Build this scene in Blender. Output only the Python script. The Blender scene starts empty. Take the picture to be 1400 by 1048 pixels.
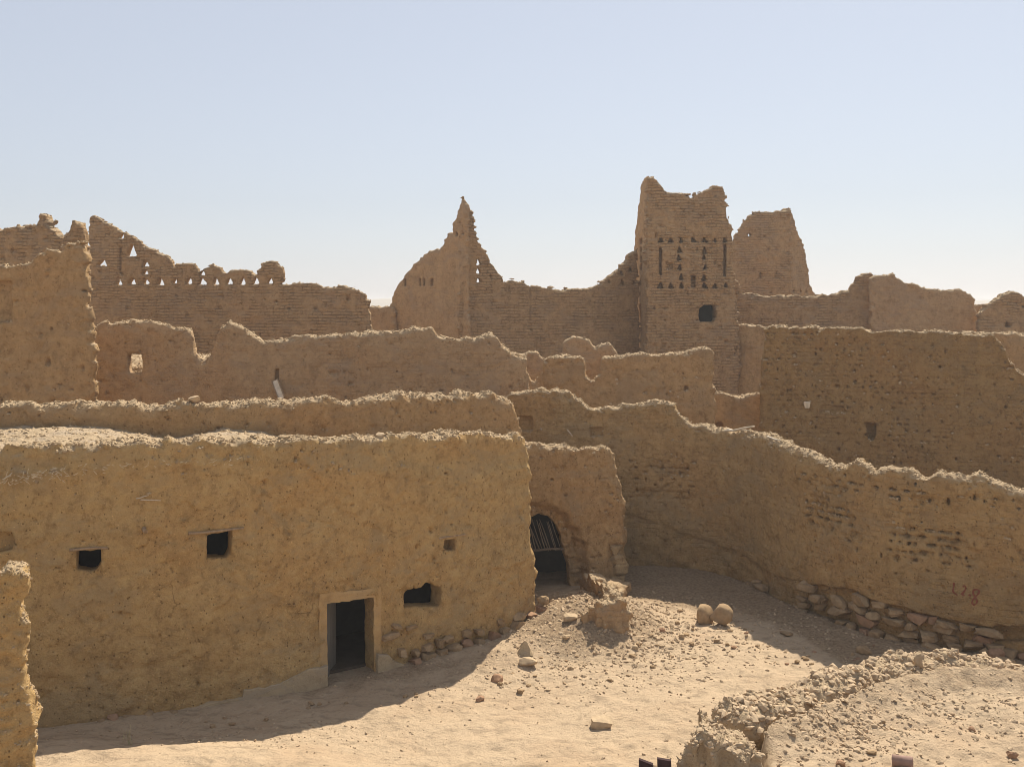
import bpy, bmesh, math, time
import numpy as np
from mathutils import Vector
from mathutils.bvhtree import BVHTree

T_START = time.time()
scene = bpy.context.scene
COL = scene.collection

# ---------------------------------------------------------------- camera
F_PX, HC, HZ = 1350.0, 7.6, 415.0          # focal length in photo pixels, eye height, horizon row
cam_d = bpy.data.cameras.new('camera')
cam = bpy.data.objects.new('camera', cam_d)
COL.objects.link(cam)
cam_d.sensor_width = 36.0
cam_d.lens = 36.0 * F_PX / 1400.0
cam_d.shift_y = -(524.0 - HZ) / 1400.0
cam_d.clip_start = 0.1
cam_d.clip_end = 6000.0
cam.location = (0, 0, HC)
cam.rotation_euler = (math.radians(90), 0, 0)
scene.camera = cam

# ---------------------------------------------------------------- sky and sun
SUN_AZ, SUN_EL = 25.0, 51.0                # degrees right of straight ahead, above the horizon
world = bpy.data.worlds.new('World')
scene.world = world
world.use_nodes = True
wn = world.node_tree.nodes
wl = world.node_tree.links
wn.clear()
sky = wn.new('ShaderNodeTexSky')
sky.sky_type = 'NISHITA'
sky.sun_disc = False
sky.sun_elevation = math.radians(SUN_EL)
sky.sun_rotation = math.radians(SUN_AZ)
sky.altitude = 600
sky.air_density = 1.3
sky.dust_density = 0.9
sky.ozone_density = 1.5
bg = wn.new('ShaderNodeBackground')
bg.inputs['Strength'].default_value = 0.066
wo = wn.new('ShaderNodeOutputWorld')
hs = wn.new('ShaderNodeHueSaturation')      # dust-laden air: paler than a clean sky
hs.inputs['Saturation'].default_value = 0.5
wl.new(sky.outputs[0], hs.inputs['Color'])
pale = wn.new('ShaderNodeMix')
pale.data_type = 'RGBA'
pale.inputs[0].default_value = 0.4
pale.inputs[7].default_value = (7.5, 8.1, 9.9, 1)
wl.new(hs.outputs[0], pale.inputs[6])
wl.new(pale.outputs[2], bg.inputs[0])
wl.new(bg.outputs[0], wo.inputs[0])

sun_d = bpy.data.lights.new('sun', 'SUN')
sun_d.energy = 5.0
sun_d.angle = math.radians(0.55)
sun_d.color = (1.0, 0.93, 0.82)
sun = bpy.data.objects.new('sun', sun_d)
COL.objects.link(sun)
az, el = math.radians(SUN_AZ), math.radians(SUN_EL)
sdir = Vector((math.sin(az) * math.cos(el), math.cos(az) * math.cos(el), math.sin(el)))
sun.rotation_euler = (-sdir).to_track_quat('-Z', 'Y').to_euler()
sun.location = sdir * 60

vs = scene.view_settings
vs.view_transform = 'Standard'
vs.look = 'None'
vs.gamma = 1.0
vs.use_curve_mapping = False
vs.exposure = 0.52
scene.cycles.max_bounces = 6
scene.cycles.diffuse_bounces = 4
scene.cycles.volume_bounces = 0
scene.cycles.use_denoising = True
scene.cycles.filter_width = 0.95

# ---------------------------------------------------------------- materials
def new_mat(name):
    m = bpy.data.materials.new(name)
    m.use_nodes = True
    nt = m.node_tree
    nt.nodes.clear()
    out = nt.nodes.new('ShaderNodeOutputMaterial')
    b = nt.nodes.new('ShaderNodeBsdfPrincipled')
    b.inputs['Roughness'].default_value = 0.95
    b.inputs['Specular IOR Level'].default_value = 0.08
    nt.links.new(b.outputs[0], out.inputs[0])
    return m, nt, b

class NB:
    """small helper around a node tree"""
    def __init__(s, nt):
        s.nt = nt
    def n(s, t, **kw):
        x = s.nt.nodes.new(t)
        for k, v in kw.items():
            setattr(x, k, v)
        return x
    def link(s, a, b):
        s.nt.links.new(a, b)
    def noise(s, vec, scale, detail=4, rough=0.55, dist=0.0):
        x = s.n('ShaderNodeTexNoise')
        x.inputs['Scale'].default_value = scale
        x.inputs['Detail'].default_value = detail
        x.inputs['Roughness'].default_value = rough
        x.inputs['Distortion'].default_value = dist
        s.link(vec, x.inputs['Vector'])
        return x.outputs['Fac']
    def ramp(s, fac, lo, hi, a=0.0, b=1.0):
        x = s.n('ShaderNodeMapRange')
        x.interpolation_type = 'SMOOTHSTEP'
        x.inputs[1].default_value = lo
        x.inputs[2].default_value = hi
        x.inputs[3].default_value = a
        x.inputs[4].default_value = b
        s.link(fac, x.inputs[0])
        return x.outputs[0]
    def math(s, op, a, b=None, c=None):
        x = s.n('ShaderNodeMath', operation=op)
        for i, v in enumerate((a, b, c)):
            if v is None:
                continue
            if isinstance(v, (int, float)):
                x.inputs[i].default_value = v
            else:
                s.link(v, x.inputs[i])
        return x.outputs[0]
    def mix(s, fac, a, b, mode='MIX'):
        x = s.n('ShaderNodeMix', data_type='RGBA', blend_type=mode)
        for sock, v in ((x.inputs['Factor'], fac), (x.inputs[6], a), (x.inputs[7], b)):
            if isinstance(v, (int, float)):
                sock.default_value = v
            elif isinstance(v, tuple):
                sock.default_value = (*v, 1.0)
            else:
                s.link(v, sock)
        return x.outputs[2]
    def scale(s, vec, v3):
        x = s.n('ShaderNodeMapping')
        x.inputs['Scale'].default_value = v3
        s.link(vec, x.inputs['Vector'])
        return x.outputs[0]

def mud(name, col, red=0.25, brick=0.0, fleck=0.5, pale=None, bump=0.6, grain=1.0, bw=0.40, bh=0.125, mott=1.0):
    """sun-dried mud: patchy earth colour, straw flecks, grit; brick > 0 adds eroded courses"""
    m, nt, b = new_mat(name)
    k = NB(nt)
    pos = k.n('ShaderNodeNewGeometry').outputs['Position']
    c = np.array(col)
    colr = tuple(c * np.array((1.04, 0.86, 0.70)))
    cold = tuple(c * np.array((0.50, 0.46, 0.43)))
    coll = tuple(np.minimum(c * np.array((1.22, 1.25, 1.28)), 1))
    big = k.noise(pos, 0.33, 4, 0.6, 0.6)
    mid = k.noise(pos, 1.9, 6, 0.62, 0.3)
    fine = k.noise(pos, 11.0, 6, 0.7)
    grit = k.noise(pos, 46.0, 3, 0.6)
    lump = k.noise(pos, 4.6, 9, 0.74, 0.25)
    base = k.mix(k.ramp(big, 0.42, 0.70, 0.0, red), col, colr)
    base = k.mix(k.ramp(mid, 0.50, 0.78, 0.0, 0.55 * mott), base, cold)
    base = k.mix(k.ramp(mid, 0.46, 0.25, 0.0, 0.6 * mott), base, coll)
    base = k.mix(k.ramp(fine, 0.54, 0.70, 0.0, 0.85 * grain), base, cold)
    base = k.mix(k.ramp(fine, 0.45, 0.30, 0.0, 0.75 * grain), base, coll)
    base = k.mix(k.ramp(grit, 0.58, 0.70, 0.0, 0.60 * grain), base, coll)
    base = k.mix(k.ramp(grit, 0.42, 0.32, 0.0, 0.55 * grain), base, cold)
    base = k.mix(k.ramp(lump, 0.50, 0.66, 0.0, 0.60 * grain), base, cold)
    base = k.mix(k.ramp(lump, 0.48, 0.34, 0.0, 0.55 * grain), base, coll)
    # washed streaks that run down the face
    st = k.noise(k.scale(pos, (2.2, 2.2, 0.16)), 1.0, 3, 0.6)
    base = k.mix(k.ramp(st, 0.52, 0.75, 0.0, 0.35), base, coll if pale is None else pale)
    # greyer weathered areas with uneven edges
    gy = k.noise(k.scale(pos, (0.8, 0.8, 1.5)), 0.9, 7, 0.66, 0.8)
    base = k.mix(k.ramp(gy, 0.50, 0.62, 0.0, 0.55), base, tuple(np.array((0.95, 1.02, 1.22)) * c * 0.86))
    # thin cracks in the render
    vc = k.n('ShaderNodeTexVoronoi', feature='DISTANCE_TO_EDGE')
    vc.inputs['Scale'].default_value = 1.5
    wv = k.n('ShaderNodeVectorMath', operation='MULTIPLY_ADD')
    nz_ = k.n('ShaderNodeTexNoise')
    nz_.inputs['Scale'].default_value = 3.0
    nz_.inputs['Detail'].default_value = 6
    k.link(pos, nz_.inputs['Vector'])
    k.link(nz_.outputs['Color'], wv.inputs[0])
    wv.inputs[1].default_value = (0.5, 0.5, 0.5)
    k.link(pos, wv.inputs[2])
    k.link(wv.outputs[0], vc.inputs['Vector'])
    ck = k.math('MULTIPLY', k.ramp(vc.outputs['Distance'], 0.016, 0.004), k.ramp(k.noise(pos, 1.1, 5, 0.6), 0.56, 0.66))
    base = k.mix(k.math('MULTIPLY', ck, 0.4), base, cold)
    # straw and pebble flecks
    vo = k.n('ShaderNodeTexVoronoi')
    vo.inputs['Scale'].default_value = 9.0
    vo.inputs['Randomness'].default_value = 1.0
    k.link(k.scale(pos, (1, 1, 1.5)), vo.inputs['Vector'])
    fl = k.ramp(vo.outputs['Distance'], 0.16, 0.09, 0.0, fleck)
    sep = k.n('ShaderNodeSeparateColor')
    k.link(vo.outputs['Color'], sep.inputs[0])
    fl = k.math('MULTIPLY', fl, k.ramp(sep.outputs[0], 0.52, 0.66))
    base = k.mix(fl, base, tuple(np.minimum(c * 1.75 + 0.03, 1)))
    vd = k.n('ShaderNodeTexVoronoi')
    vd.inputs['Scale'].default_value = 15.0
    k.link(k.scale(pos, (1, 1, 0.8)), vd.inputs['Vector'])
    sd_ = k.n('ShaderNodeSeparateColor')
    k.link(vd.outputs['Color'], sd_.inputs[0])
    dg = k.math('MULTIPLY', k.ramp(vd.outputs['Distance'], 0.24, 0.12, 0.0, 0.75 * grain), k.ramp(sd_.outputs[1], 0.70, 0.78))  # dark grit sunk in the bump: pit shade put into colour
    base = k.mix(dg, base, tuple(c * np.array((0.34, 0.30, 0.27))))
    # upward crest faces painted paler: dry dust plus their sunlit look
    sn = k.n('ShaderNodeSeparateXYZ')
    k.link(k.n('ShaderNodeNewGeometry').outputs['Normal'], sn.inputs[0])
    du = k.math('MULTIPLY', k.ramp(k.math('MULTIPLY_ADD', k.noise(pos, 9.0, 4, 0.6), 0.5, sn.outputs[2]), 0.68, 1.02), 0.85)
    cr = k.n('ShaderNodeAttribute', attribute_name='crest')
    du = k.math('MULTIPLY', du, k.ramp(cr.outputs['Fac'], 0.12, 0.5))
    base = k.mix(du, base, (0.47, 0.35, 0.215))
    h = k.math('MULTIPLY_ADD', k.noise(pos, 5.0, 9, 0.68), 0.9, k.math('MULTIPLY', k.noise(pos, 24.0, 5, 0.7), 0.45))
    h = k.math('MULTIPLY_ADD', fl, 0.25, h)
    h = k.math('MULTIPLY_ADD', dg, -0.5, h)
    h = k.math('MULTIPLY_ADD', ck, -0.4, h)
    if brick > 0:
        at = k.n('ShaderNodeAttribute', attribute_name='wuv')
        wob = k.n('ShaderNodeTexNoise')
        wob.inputs['Scale'].default_value = 1.7
        wob.inputs['Detail'].default_value = 6
        wob.inputs['Roughness'].default_value = 0.62
        k.link(pos, wob.inputs['Vector'])
        mm = k.n('ShaderNodeVectorMath', operation='MULTIPLY_ADD')
        k.link(wob.outputs['Color'], mm.inputs[0])
        mm.inputs[1].default_value = (0.34, 0.20, 0)
        k.link(at.outputs['Vector'], mm.inputs[2])
        br = k.n('ShaderNodeTexBrick')
        br.inputs['Scale'].default_value = 1.0
        br.inputs['Brick Width'].default_value = bw
        br.inputs['Row Height'].default_value = bh
        br.inputs['Mortar Size'].default_value = 0.018
        br.inputs['Mortar Smooth'].default_value = 0.8
        br.inputs['Bias'].default_value = 0.0
        br.inputs['Color1'].default_value = (0.25, 0.25, 0.25, 1)
        br.inputs['Color2'].default_value = (0.8, 0.8, 0.8, 1)
        k.link(mm.outputs[0], br.inputs['Vector'])
        show = k.math('MULTIPLY', k.ramp(k.noise(pos, 1.6, 6, 0.68), 0.40, 0.62), brick)
        jo = k.math('MULTIPLY', br.outputs['Fac'], show)
        h = k.math('MULTIPLY_ADD', jo, -1.4, h)
        tone = k.mix(k.math('MULTIPLY', show, 0.30), (0.5, 0.5, 0.5), br.outputs['Color'])
        base = k.mix(0.6, base, tone, 'OVERLAY')
        base = k.mix(k.math('MULTIPLY', jo, 0.55), base, cold)
    bp = k.n('ShaderNodeBump')
    bp.inputs['Strength'].default_value = min(1.0, bump * 1.5)
    bp.inputs['Distance'].default_value = 0.10
    k.link(h, bp.inputs['Height'])
    k.link(bp.outputs[0], b.inputs['Normal'])
    k.link(base, b.inputs['Base Color'])
    return m

def plain(name, col, var=0.25, scale=8.0, bump=0.3, stretch=(1, 1, 1), rough=0.9):
    m, nt, b = new_mat(name)
    k = NB(nt)
    pos = k.n('ShaderNodeTexCoord').outputs['Object']
    v = k.scale(pos, stretch)
    n = k.noise(v, scale, 6, 0.65)
    c = np.array(col)
    base = k.mix(k.ramp(n, 0.25, 0.75), tuple(c * (1 - var)), tuple(np.minimum(c * (1 + var), 1)))
    rnd = k.n('ShaderNodeObjectInfo').outputs['Random']
    base = k.mix(k.math('MULTIPLY', rnd, 0.45), base, tuple(c * 0.68))
    bp = k.n('ShaderNodeBump')
    bp.inputs['Strength'].default_value = bump
    bp.inputs['Distance'].default_value = 0.03
    k.link(n, bp.inputs['Height'])
    k.link(bp.outputs[0], b.inputs['Normal'])
    k.link(base, b.inputs['Base Color'])
    b.inputs['Roughness'].default_value = rough
    return m

def sand_mat(name, col, red=(0.44, 0.30, 0.19)):
    m, nt, b = new_mat(name)
    k = NB(nt)
    pos = k.n('ShaderNodeNewGeometry').outputs['Position']
    c = np.array(col)
    a = k.noise(pos, 0.5, 5, 0.6, 0.5)
    d = k.noise(k.scale(pos, (1, 1.6, 1)), 2.6, 7, 0.66, 0.4)
    e = k.noise(pos, 14.0, 5, 0.7)
    g = k.noise(pos, 60.0, 3, 0.6)
    base = k.mix(k.ramp(a, 0.45, 0.7, 0, 0.6), col, red)
    base = k.mix(k.ramp(d, 0.50, 0.66, 0, 0.75), base, tuple(c * 0.62))
    base = k.mix(k.ramp(d, 0.45, 0.25, 0, 0.5), base, tuple(np.minimum(c * 1.22, 1)))
    base = k.mix(k.ramp(e, 0.54, 0.72, 0, 0.7), base, tuple(c * 0.55))
    base = k.mix(k.ramp(g, 0.58, 0.75, 0, 0.45), base, tuple(np.minimum(c * 1.3, 1)))
    ru = k.n('ShaderNodeAttribute', attribute_name='rubble')      # browner rubbly soil; also paints the court wall's shade zone darker
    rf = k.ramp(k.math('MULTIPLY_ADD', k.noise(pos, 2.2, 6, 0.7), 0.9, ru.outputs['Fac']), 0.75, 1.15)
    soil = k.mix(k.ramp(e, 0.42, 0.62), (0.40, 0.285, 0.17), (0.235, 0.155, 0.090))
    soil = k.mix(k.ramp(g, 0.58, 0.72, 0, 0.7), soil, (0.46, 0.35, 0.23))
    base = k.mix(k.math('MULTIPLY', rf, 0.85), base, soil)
    h = k.math('MULTIPLY_ADD', k.noise(pos, 4.0, 10, 0.7), 1.0, k.math('MULTIPLY', e, 0.3))
    h = k.math('MULTIPLY_ADD', k.math('MULTIPLY', rf, k.noise(pos, 18.0, 5, 0.7)), 0.8, h)
    bp = k.n('ShaderNodeBump')
    bp.inputs['Strength'].default_value = 0.9
    bp.inputs['Distance'].default_value = 0.09
    k.link(h, bp.inputs['Height'])
    k.link(bp.outputs[0], b.inputs['Normal'])
    k.link(base, b.inputs['Base Color'])
    return m

MUD = (0.435, 0.278, 0.130)
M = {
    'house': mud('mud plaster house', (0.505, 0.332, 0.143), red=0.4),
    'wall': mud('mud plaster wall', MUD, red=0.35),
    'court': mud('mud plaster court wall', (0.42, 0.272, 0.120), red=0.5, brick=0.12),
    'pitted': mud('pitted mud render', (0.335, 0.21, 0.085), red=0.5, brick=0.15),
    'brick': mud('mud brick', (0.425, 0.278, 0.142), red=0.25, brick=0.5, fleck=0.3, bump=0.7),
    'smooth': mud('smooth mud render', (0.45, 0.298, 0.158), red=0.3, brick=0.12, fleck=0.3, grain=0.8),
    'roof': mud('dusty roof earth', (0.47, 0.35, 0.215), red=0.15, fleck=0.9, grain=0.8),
    'crumb': plain('mud crumbs', (0.47, 0.345, 0.205), 0.3, 14.0, 0.3),
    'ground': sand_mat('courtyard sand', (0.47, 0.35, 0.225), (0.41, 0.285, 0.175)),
    'gravel': plain('gravel', (0.44, 0.325, 0.205), 0.35, 6.0, 0.3),
    'stone': plain('limestone', (0.36, 0.245, 0.135), 0.3, 7.0, 0.5),
    'pale_stone': plain('pale stone', (0.46, 0.34, 0.21), 0.2, 7.0, 0.5),
    'red_stone': plain('reddish stone', (0.36, 0.215, 0.125), 0.25, 7.0, 0.5),
    'brick_unit': mud('mud brick unit', (0.44, 0.31, 0.165), red=0.2, fleck=0.3),
    'plaster': mud('grey lime plaster', (0.44, 0.335, 0.205), red=0.1, fleck=0.2, grain=0.5, mott=0.6, bump=0.25),
    'jamb': mud('smooth door plaster', (0.50, 0.325, 0.145), red=0.2, fleck=0.1, grain=0.4, bump=0.25),
    'wood': plain('weathered wood', (0.36, 0.25, 0.15), 0.35, 10.0, 0.5, (1, 1, 0.12)),
    'old_stick': plain('old stick', (0.20, 0.145, 0.095), 0.35, 10.0, 0.4),
    'pale_wood': plain('bleached wood', (0.66, 0.56, 0.42), 0.2, 10.0, 0.4, (1, 1, 0.12)),
    'shade_black': plain('black interior shade', (0.040, 0.032, 0.026), 0.3, 3.0, 0.3),  # near-black colour standing in for shade inside the openings
    'shade_floor': plain('floor shade tone', (0.10, 0.075, 0.052), 0.3, 3.0, 0.3),  # floor colour darkened to paint the shade indoors
    'grey_wood': plain('grey board', (0.19, 0.17, 0.14), 0.25, 10.0, 0.3, (1, 1, 0.1)),
    'dark_wood': plain('dark plank', (0.050, 0.026, 0.024), 0.35, 10.0, 0.4, (1, 1, 0.15), 0.75),
    'straw': plain('straw', (0.66, 0.54, 0.36), 0.25, 12.0, 0.2),
    'paint': plain('red paint', (0.27, 0.085, 0.048), 0.35, 30.0, 0.1),
    'pipe': plain('fired clay pipe', (0.34, 0.22, 0.17), 0.2, 9.0, 0.3),
    'weed': plain('dry weed', (0.40, 0.34, 0.19), 0.3, 9.0, 0.1),
    'hill': plain('far hills', (0.34, 0.29, 0.22), 0.25, 0.02, 0.0),
}

# ---------------------------------------------------------------- mesh helpers
def link(o, parent=None, mat=None):
    COL.objects.link(o)
    if parent is not None:
        o.parent = parent
    if mat is not None and o.type == 'MESH':
        o.data.materials.append(mat)
    return o

def tag(o, label=None, cat=None, group=None, kind=None):
    if label: o['label'] = label
    if cat: o['category'] = cat
    if group: o['group'] = group
    if kind or cat: o['kind'] = kind or 'thing'
    return o

def mesh_np(name, V, Q, uv=None, smooth=True):
    """mesh from numpy vertices and an (n, 3 or 4) face array"""
    me = bpy.data.meshes.new(name)
    V = np.ascontiguousarray(V, dtype=np.float32)
    Q = np.ascontiguousarray(Q, dtype=np.int32)
    nf, k = Q.shape
    me.vertices.add(len(V))
    me.vertices.foreach_set('co', V.ravel())
    me.loops.add(nf * k)
    me.loops.foreach_set('vertex_index', Q.ravel())
    me.polygons.add(nf)
    me.polygons.foreach_set('loop_start', np.arange(0, nf * k, k, dtype=np.int32))
    me.polygons.foreach_set('use_smooth', np.full(nf, smooth, dtype=bool))
    if uv is not None:
        a = me.attributes.new('wuv', 'FLOAT2', 'POINT')
        a.data.foreach_set('vector', np.ascontiguousarray(uv, dtype=np.float32).ravel())
    me.update(calc_edges=True)
    return me

def thing(name, loc=(0, 0, 0)):
    o = bpy.data.objects.new(name, None)
    o.empty_display_size = 0.2
    o.location = loc
    COL.objects.link(o)
    return o

def _W(ax, sc):
    u = ax / sc
    u = u - math.floor(u.min())
    i = np.floor(u).astype(int)
    t = u - i
    t = t * t * t * (t * (t * 6 - 15) + 10)
    m = i.max() + 2
    w = np.zeros((len(ax), m), dtype=np.float32)
    r = np.arange(len(ax))
    w[r, i] += 1 - t
    w[r, i + 1] += t
    return w

def noise3(x, y, z, sc, seed):
    """lattice noise on a tensor grid"""
    if isinstance(sc, (int, float)):
        sc = (sc, sc, sc)
    a, b, c = _W(x, sc[0]), _W(y, sc[1]), _W(z, sc[2])
    L = np.random.default_rng(seed).uniform(-1, 1, (a.shape[1], b.shape[1], c.shape[1])).astype(np.float32)
    r = np.tensordot(a, L, (1, 0))
    r = np.einsum('xbc,yb->xyc', r, b, optimize=True)
    return np.einsum('xyc,zc->xyz', r, c, optimize=True)

def noise2(x, y, sc, seed):
    if isinstance(sc, (int, float)):
        sc = (sc, sc)
    a, b = _W(x, sc[0]), _W(y, sc[1])
    L = np.random.default_rng(seed).uniform(-1, 1, (a.shape[1], b.shape[1])).astype(np.float32)
    return a @ L @ b.T

def sstep(x, a, b):
    t = np.clip((x - a) / (b - a), 0, 1)
    return t * t * (3 - 2 * t)

def poly_sdf(S, Z, P):
    """signed distance to a polygon, positive inside"""
    P = np.asarray(P, float)
    d = np.full(S.shape, 1e9)
    ins = np.zeros(S.shape, bool)
    for (x0, y0), (x1, y1) in zip(P, np.roll(P, -1, 0)):
        ex, ey = x1 - x0, y1 - y0
        wx, wy = S - x0, Z - y0
        t = np.clip((wx * ex + wy * ey) / max(ex * ex + ey * ey, 1e-12), 0, 1)
        d = np.minimum(d, (wx - ex * t) ** 2 + (wy - ey * t) ** 2)
        if y0 != y1:
            c = ((Z >= y0) != (Z >= y1)) & (S < x0 + (Z - y0) * ex / ey)
            ins ^= c
    d = np.sqrt(d)
    return np.where(ins, d, -d).astype(np.float32)

CORN = [(0,0,0),(1,0,0),(0,1,0),(1,1,0),(0,0,1),(1,0,1),(0,1,1),(1,1,1)]
EDG = [(a, b) for a in range(8) for b in range(a + 1, 8) if bin(a ^ b).count('1') == 1]

def surface_nets(f, ax, ay, az):
    ins = f > 0
    nx, ny, nz = f.shape
    cnt = np.zeros((nx - 1, ny - 1, nz - 1), np.int8)
    for (i, j, k) in CORN:
        cnt += ins[i:nx - 1 + i, j:ny - 1 + j, k:nz - 1 + k]
    act = (cnt > 0) & (cnt < 8)
    I, J, K = np.nonzero(act)
    vid = np.full(act.shape, -1, np.int32)
    vid[I, J, K] = np.arange(len(I))
    fv = np.stack([f[I + i, J + j, K + k] for (i, j, k) in CORN], 1)
    X = [np.stack([A[ix], A[ix + 1]], 1) for A, ix in ((ax, I), (ay, J), (az, K))]
    acc = np.zeros((len(I), 3))
    w = np.zeros(len(I))
    for a, b in EDG:
        fa, fb = fv[:, a], fv[:, b]
        m = (fa > 0) != (fb > 0)
        t = np.where(m, fa / np.where(m, fa - fb, 1), 0)
        for d in range(3):
            pa, pb = X[d][:, CORN[a][d]], X[d][:, CORN[b][d]]
            acc[:, d] += np.where(m, pa + (pb - pa) * t, 0)
        w += m
    V = acc / w[:, None]
    quads = []
    def emit(i, j, k, c0, c1, c2, c3, flip):
        q = np.stack([vid[tuple(np.array((i, j, k)) + np.array(c)[:, None])] for c in (c0, c1, c2, c3)], 1)
        q[flip] = q[flip][:, ::-1]
        quads.append(q)
    e = ins[:-1, 1:-1, 1:-1] != ins[1:, 1:-1, 1:-1]
    i, j, k = np.nonzero(e)
    emit(i, j, k, (0,0,0), (0,1,0), (0,1,1), (0,0,1), ~ins[i, j + 1, k + 1])
    e = ins[1:-1, :-1, 1:-1] != ins[1:-1, 1:, 1:-1]
    i, j, k = np.nonzero(e)
    emit(i, j, k, (0,0,0), (0,0,1), (1,0,1), (1,0,0), ~ins[i + 1, j, k + 1])
    e = ins[1:-1, 1:-1, :-1] != ins[1:-1, 1:-1, 1:]
    i, j, k = np.nonzero(e)
    emit(i, j, k, (0,0,0), (1,0,0), (1,1,0), (0,1,0), ~ins[i + 1, j + 1, k])
    return V, np.concatenate(quads)

class Path:
    """front foot line of a wall in plan, left to right as the camera sees it"""
    def __init__(s, pts, smooth=2, ext=0.8):
        P = np.array(pts, float)
        for _ in range(smooth if len(P) > 2 else 0):
            Q = [P[0]]
            for a, b in zip(P[:-1], P[1:]):
                Q += [a * .75 + b * .25, a * .25 + b * .75]
            Q.append(P[-1])
            P = np.array(Q)
        d0, d1 = P[0] - P[1], P[-1] - P[-2]
        P = np.vstack([P[0] + d0 / np.linalg.norm(d0) * ext, P, P[-1] + d1 / np.linalg.norm(d1) * ext])
        L = np.concatenate([[0], np.cumsum(np.linalg.norm(np.diff(P, axis=0), axis=1))])
        s.s = np.linspace(0, L[-1], max(int(L[-1] / 0.05), 40))
        s.x, s.y = np.interp(s.s, L, P[:, 0]), np.interp(s.s, L, P[:, 1])
        s.px = 700 + F_PX * s.x / s.y
        tx, ty = np.gradient(s.x, s.s), np.gradient(s.y, s.s)
        kern = np.ones(9) / 9
        pad = lambda a: np.convolve(np.pad(a, 4, mode='edge'), kern, 'valid')
        tx, ty = pad(tx), pad(ty)
        n = np.hypot(tx, ty)
        s.nx, s.ny = -ty / n, tx / n
        s.L = L[-1]
    def sz(s, px, py):
        """photo pixel -> (run along the wall, height) on the wall's front"""
        a = np.interp(px, s.px, s.s)
        y = np.interp(a, s.s, s.y)
        return a, HC - (py - HZ) * y / F_PX
    def poly(s, pts):
        return [s.sz(*p) for p in pts]
    def world(s, a, n, z):
        return np.stack([np.interp(a, s.s, s.x) + np.interp(a, s.s, s.nx) * n,
                         np.interp(a, s.s, s.y) + np.interp(a, s.s, s.ny) * n, z], -1)

_tr = np.random.default_rng(2024)
def tri(px, py, w, h):
    """worn triangular opening, no two quite alike"""
    w, h = w * _tr.uniform(0.72, 1.0), h * _tr.uniform(0.72, 1.0)
    a = px + _tr.normal(0, 0.12) * w
    b = py + h / 2
    return [(px - w / 2, b + _tr.normal(0, 0.5)), (px - w * 0.36, b - h * 0.34), (a - w * 0.1, py - h / 2), (a + w * 0.1, py - h / 2 + _tr.uniform(0, 0.8)), (px + w * 0.36, b - h * 0.30), (px + w / 2, b + _tr.normal(0, 0.5))]
def rect(x0, y0, x1, y1):
    return [(x0, y1), (x0, y0), (x1, y0), (x1, y1)]

def stamp_pits(rng, S1, Z1, n, r=(0.02, 0.05), depth=(0.05, 0.13), z=(0, 9), s=None, mask=None, joints=None, asp=1.4):
    """many small cavities as a depth map over the face"""
    P = np.zeros((len(S1), len(Z1)), np.float32)
    s0, s1 = (S1[0], S1[-1]) if s is None else s
    k = 0
    for _ in range(n * 4):
        if k >= n: break
        a, b = rng.uniform(s0, s1), rng.uniform(z[0], min(z[1], Z1[-1]))
        if mask is not None:
            i, j = min(np.searchsorted(S1, a), len(S1) - 1), min(np.searchsorted(Z1, b), len(Z1) - 1)
            if rng.random() > mask[i, j]: continue
        if joints:
            bw, bh = joints
            row = round(b / bh)
            b = row * bh + rng.normal(0, 0.012)
            if rng.random() < 0.7:
                a = (round(a / bw - 0.5 * (row % 2)) + 0.5 * (row % 2)) * bw + rng.normal(0, 0.03)
        rr = rng.uniform(*r)
        ra, rb = rr * rng.uniform(1, asp), rr * rng.uniform(0.7, 1.1)
        if rng.random() < 0.3: ra, rb = rb, ra * 1.2
        if joints and asp > 2.0: ra, rb = (ra * 1.2, 0.022) if ra > rb else (0.02, rb)
        i0, i1 = np.searchsorted(S1, (a - 2.2 * ra, a + 2.2 * ra))
        j0, j1 = np.searchsorted(Z1, (b - 2.2 * rb, b + 2.2 * rb))
        if i1 <= i0 or j1 <= j0: continue
        g = np.exp(-(((S1[i0:i1, None] - a) / ra) ** 2 + ((Z1[None, j0:j1] - b) / rb) ** 2) ** 2.5)
        P[i0:i1, j0:j1] = np.maximum(P[i0:i1, j0:j1], g * rng.uniform(*depth))
        k += 1
    return P

def cellnoise(S, Z, bw, bh, seed):
    """one random value per mud brick"""
    row = np.floor(Z / bh).astype(np.int64)
    colm = np.floor(S / bw + 0.5 * (row % 2)).astype(np.int64)
    h = (row * 73856093) ^ (colm * 19349663) ^ (seed * 83492791)
    h = (h ^ (h >> 13)) * 1274126177
    h = (h ^ (h >> 16)) & 0xffff
    return (h / 32767.5 - 1).astype(np.float32)

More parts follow.
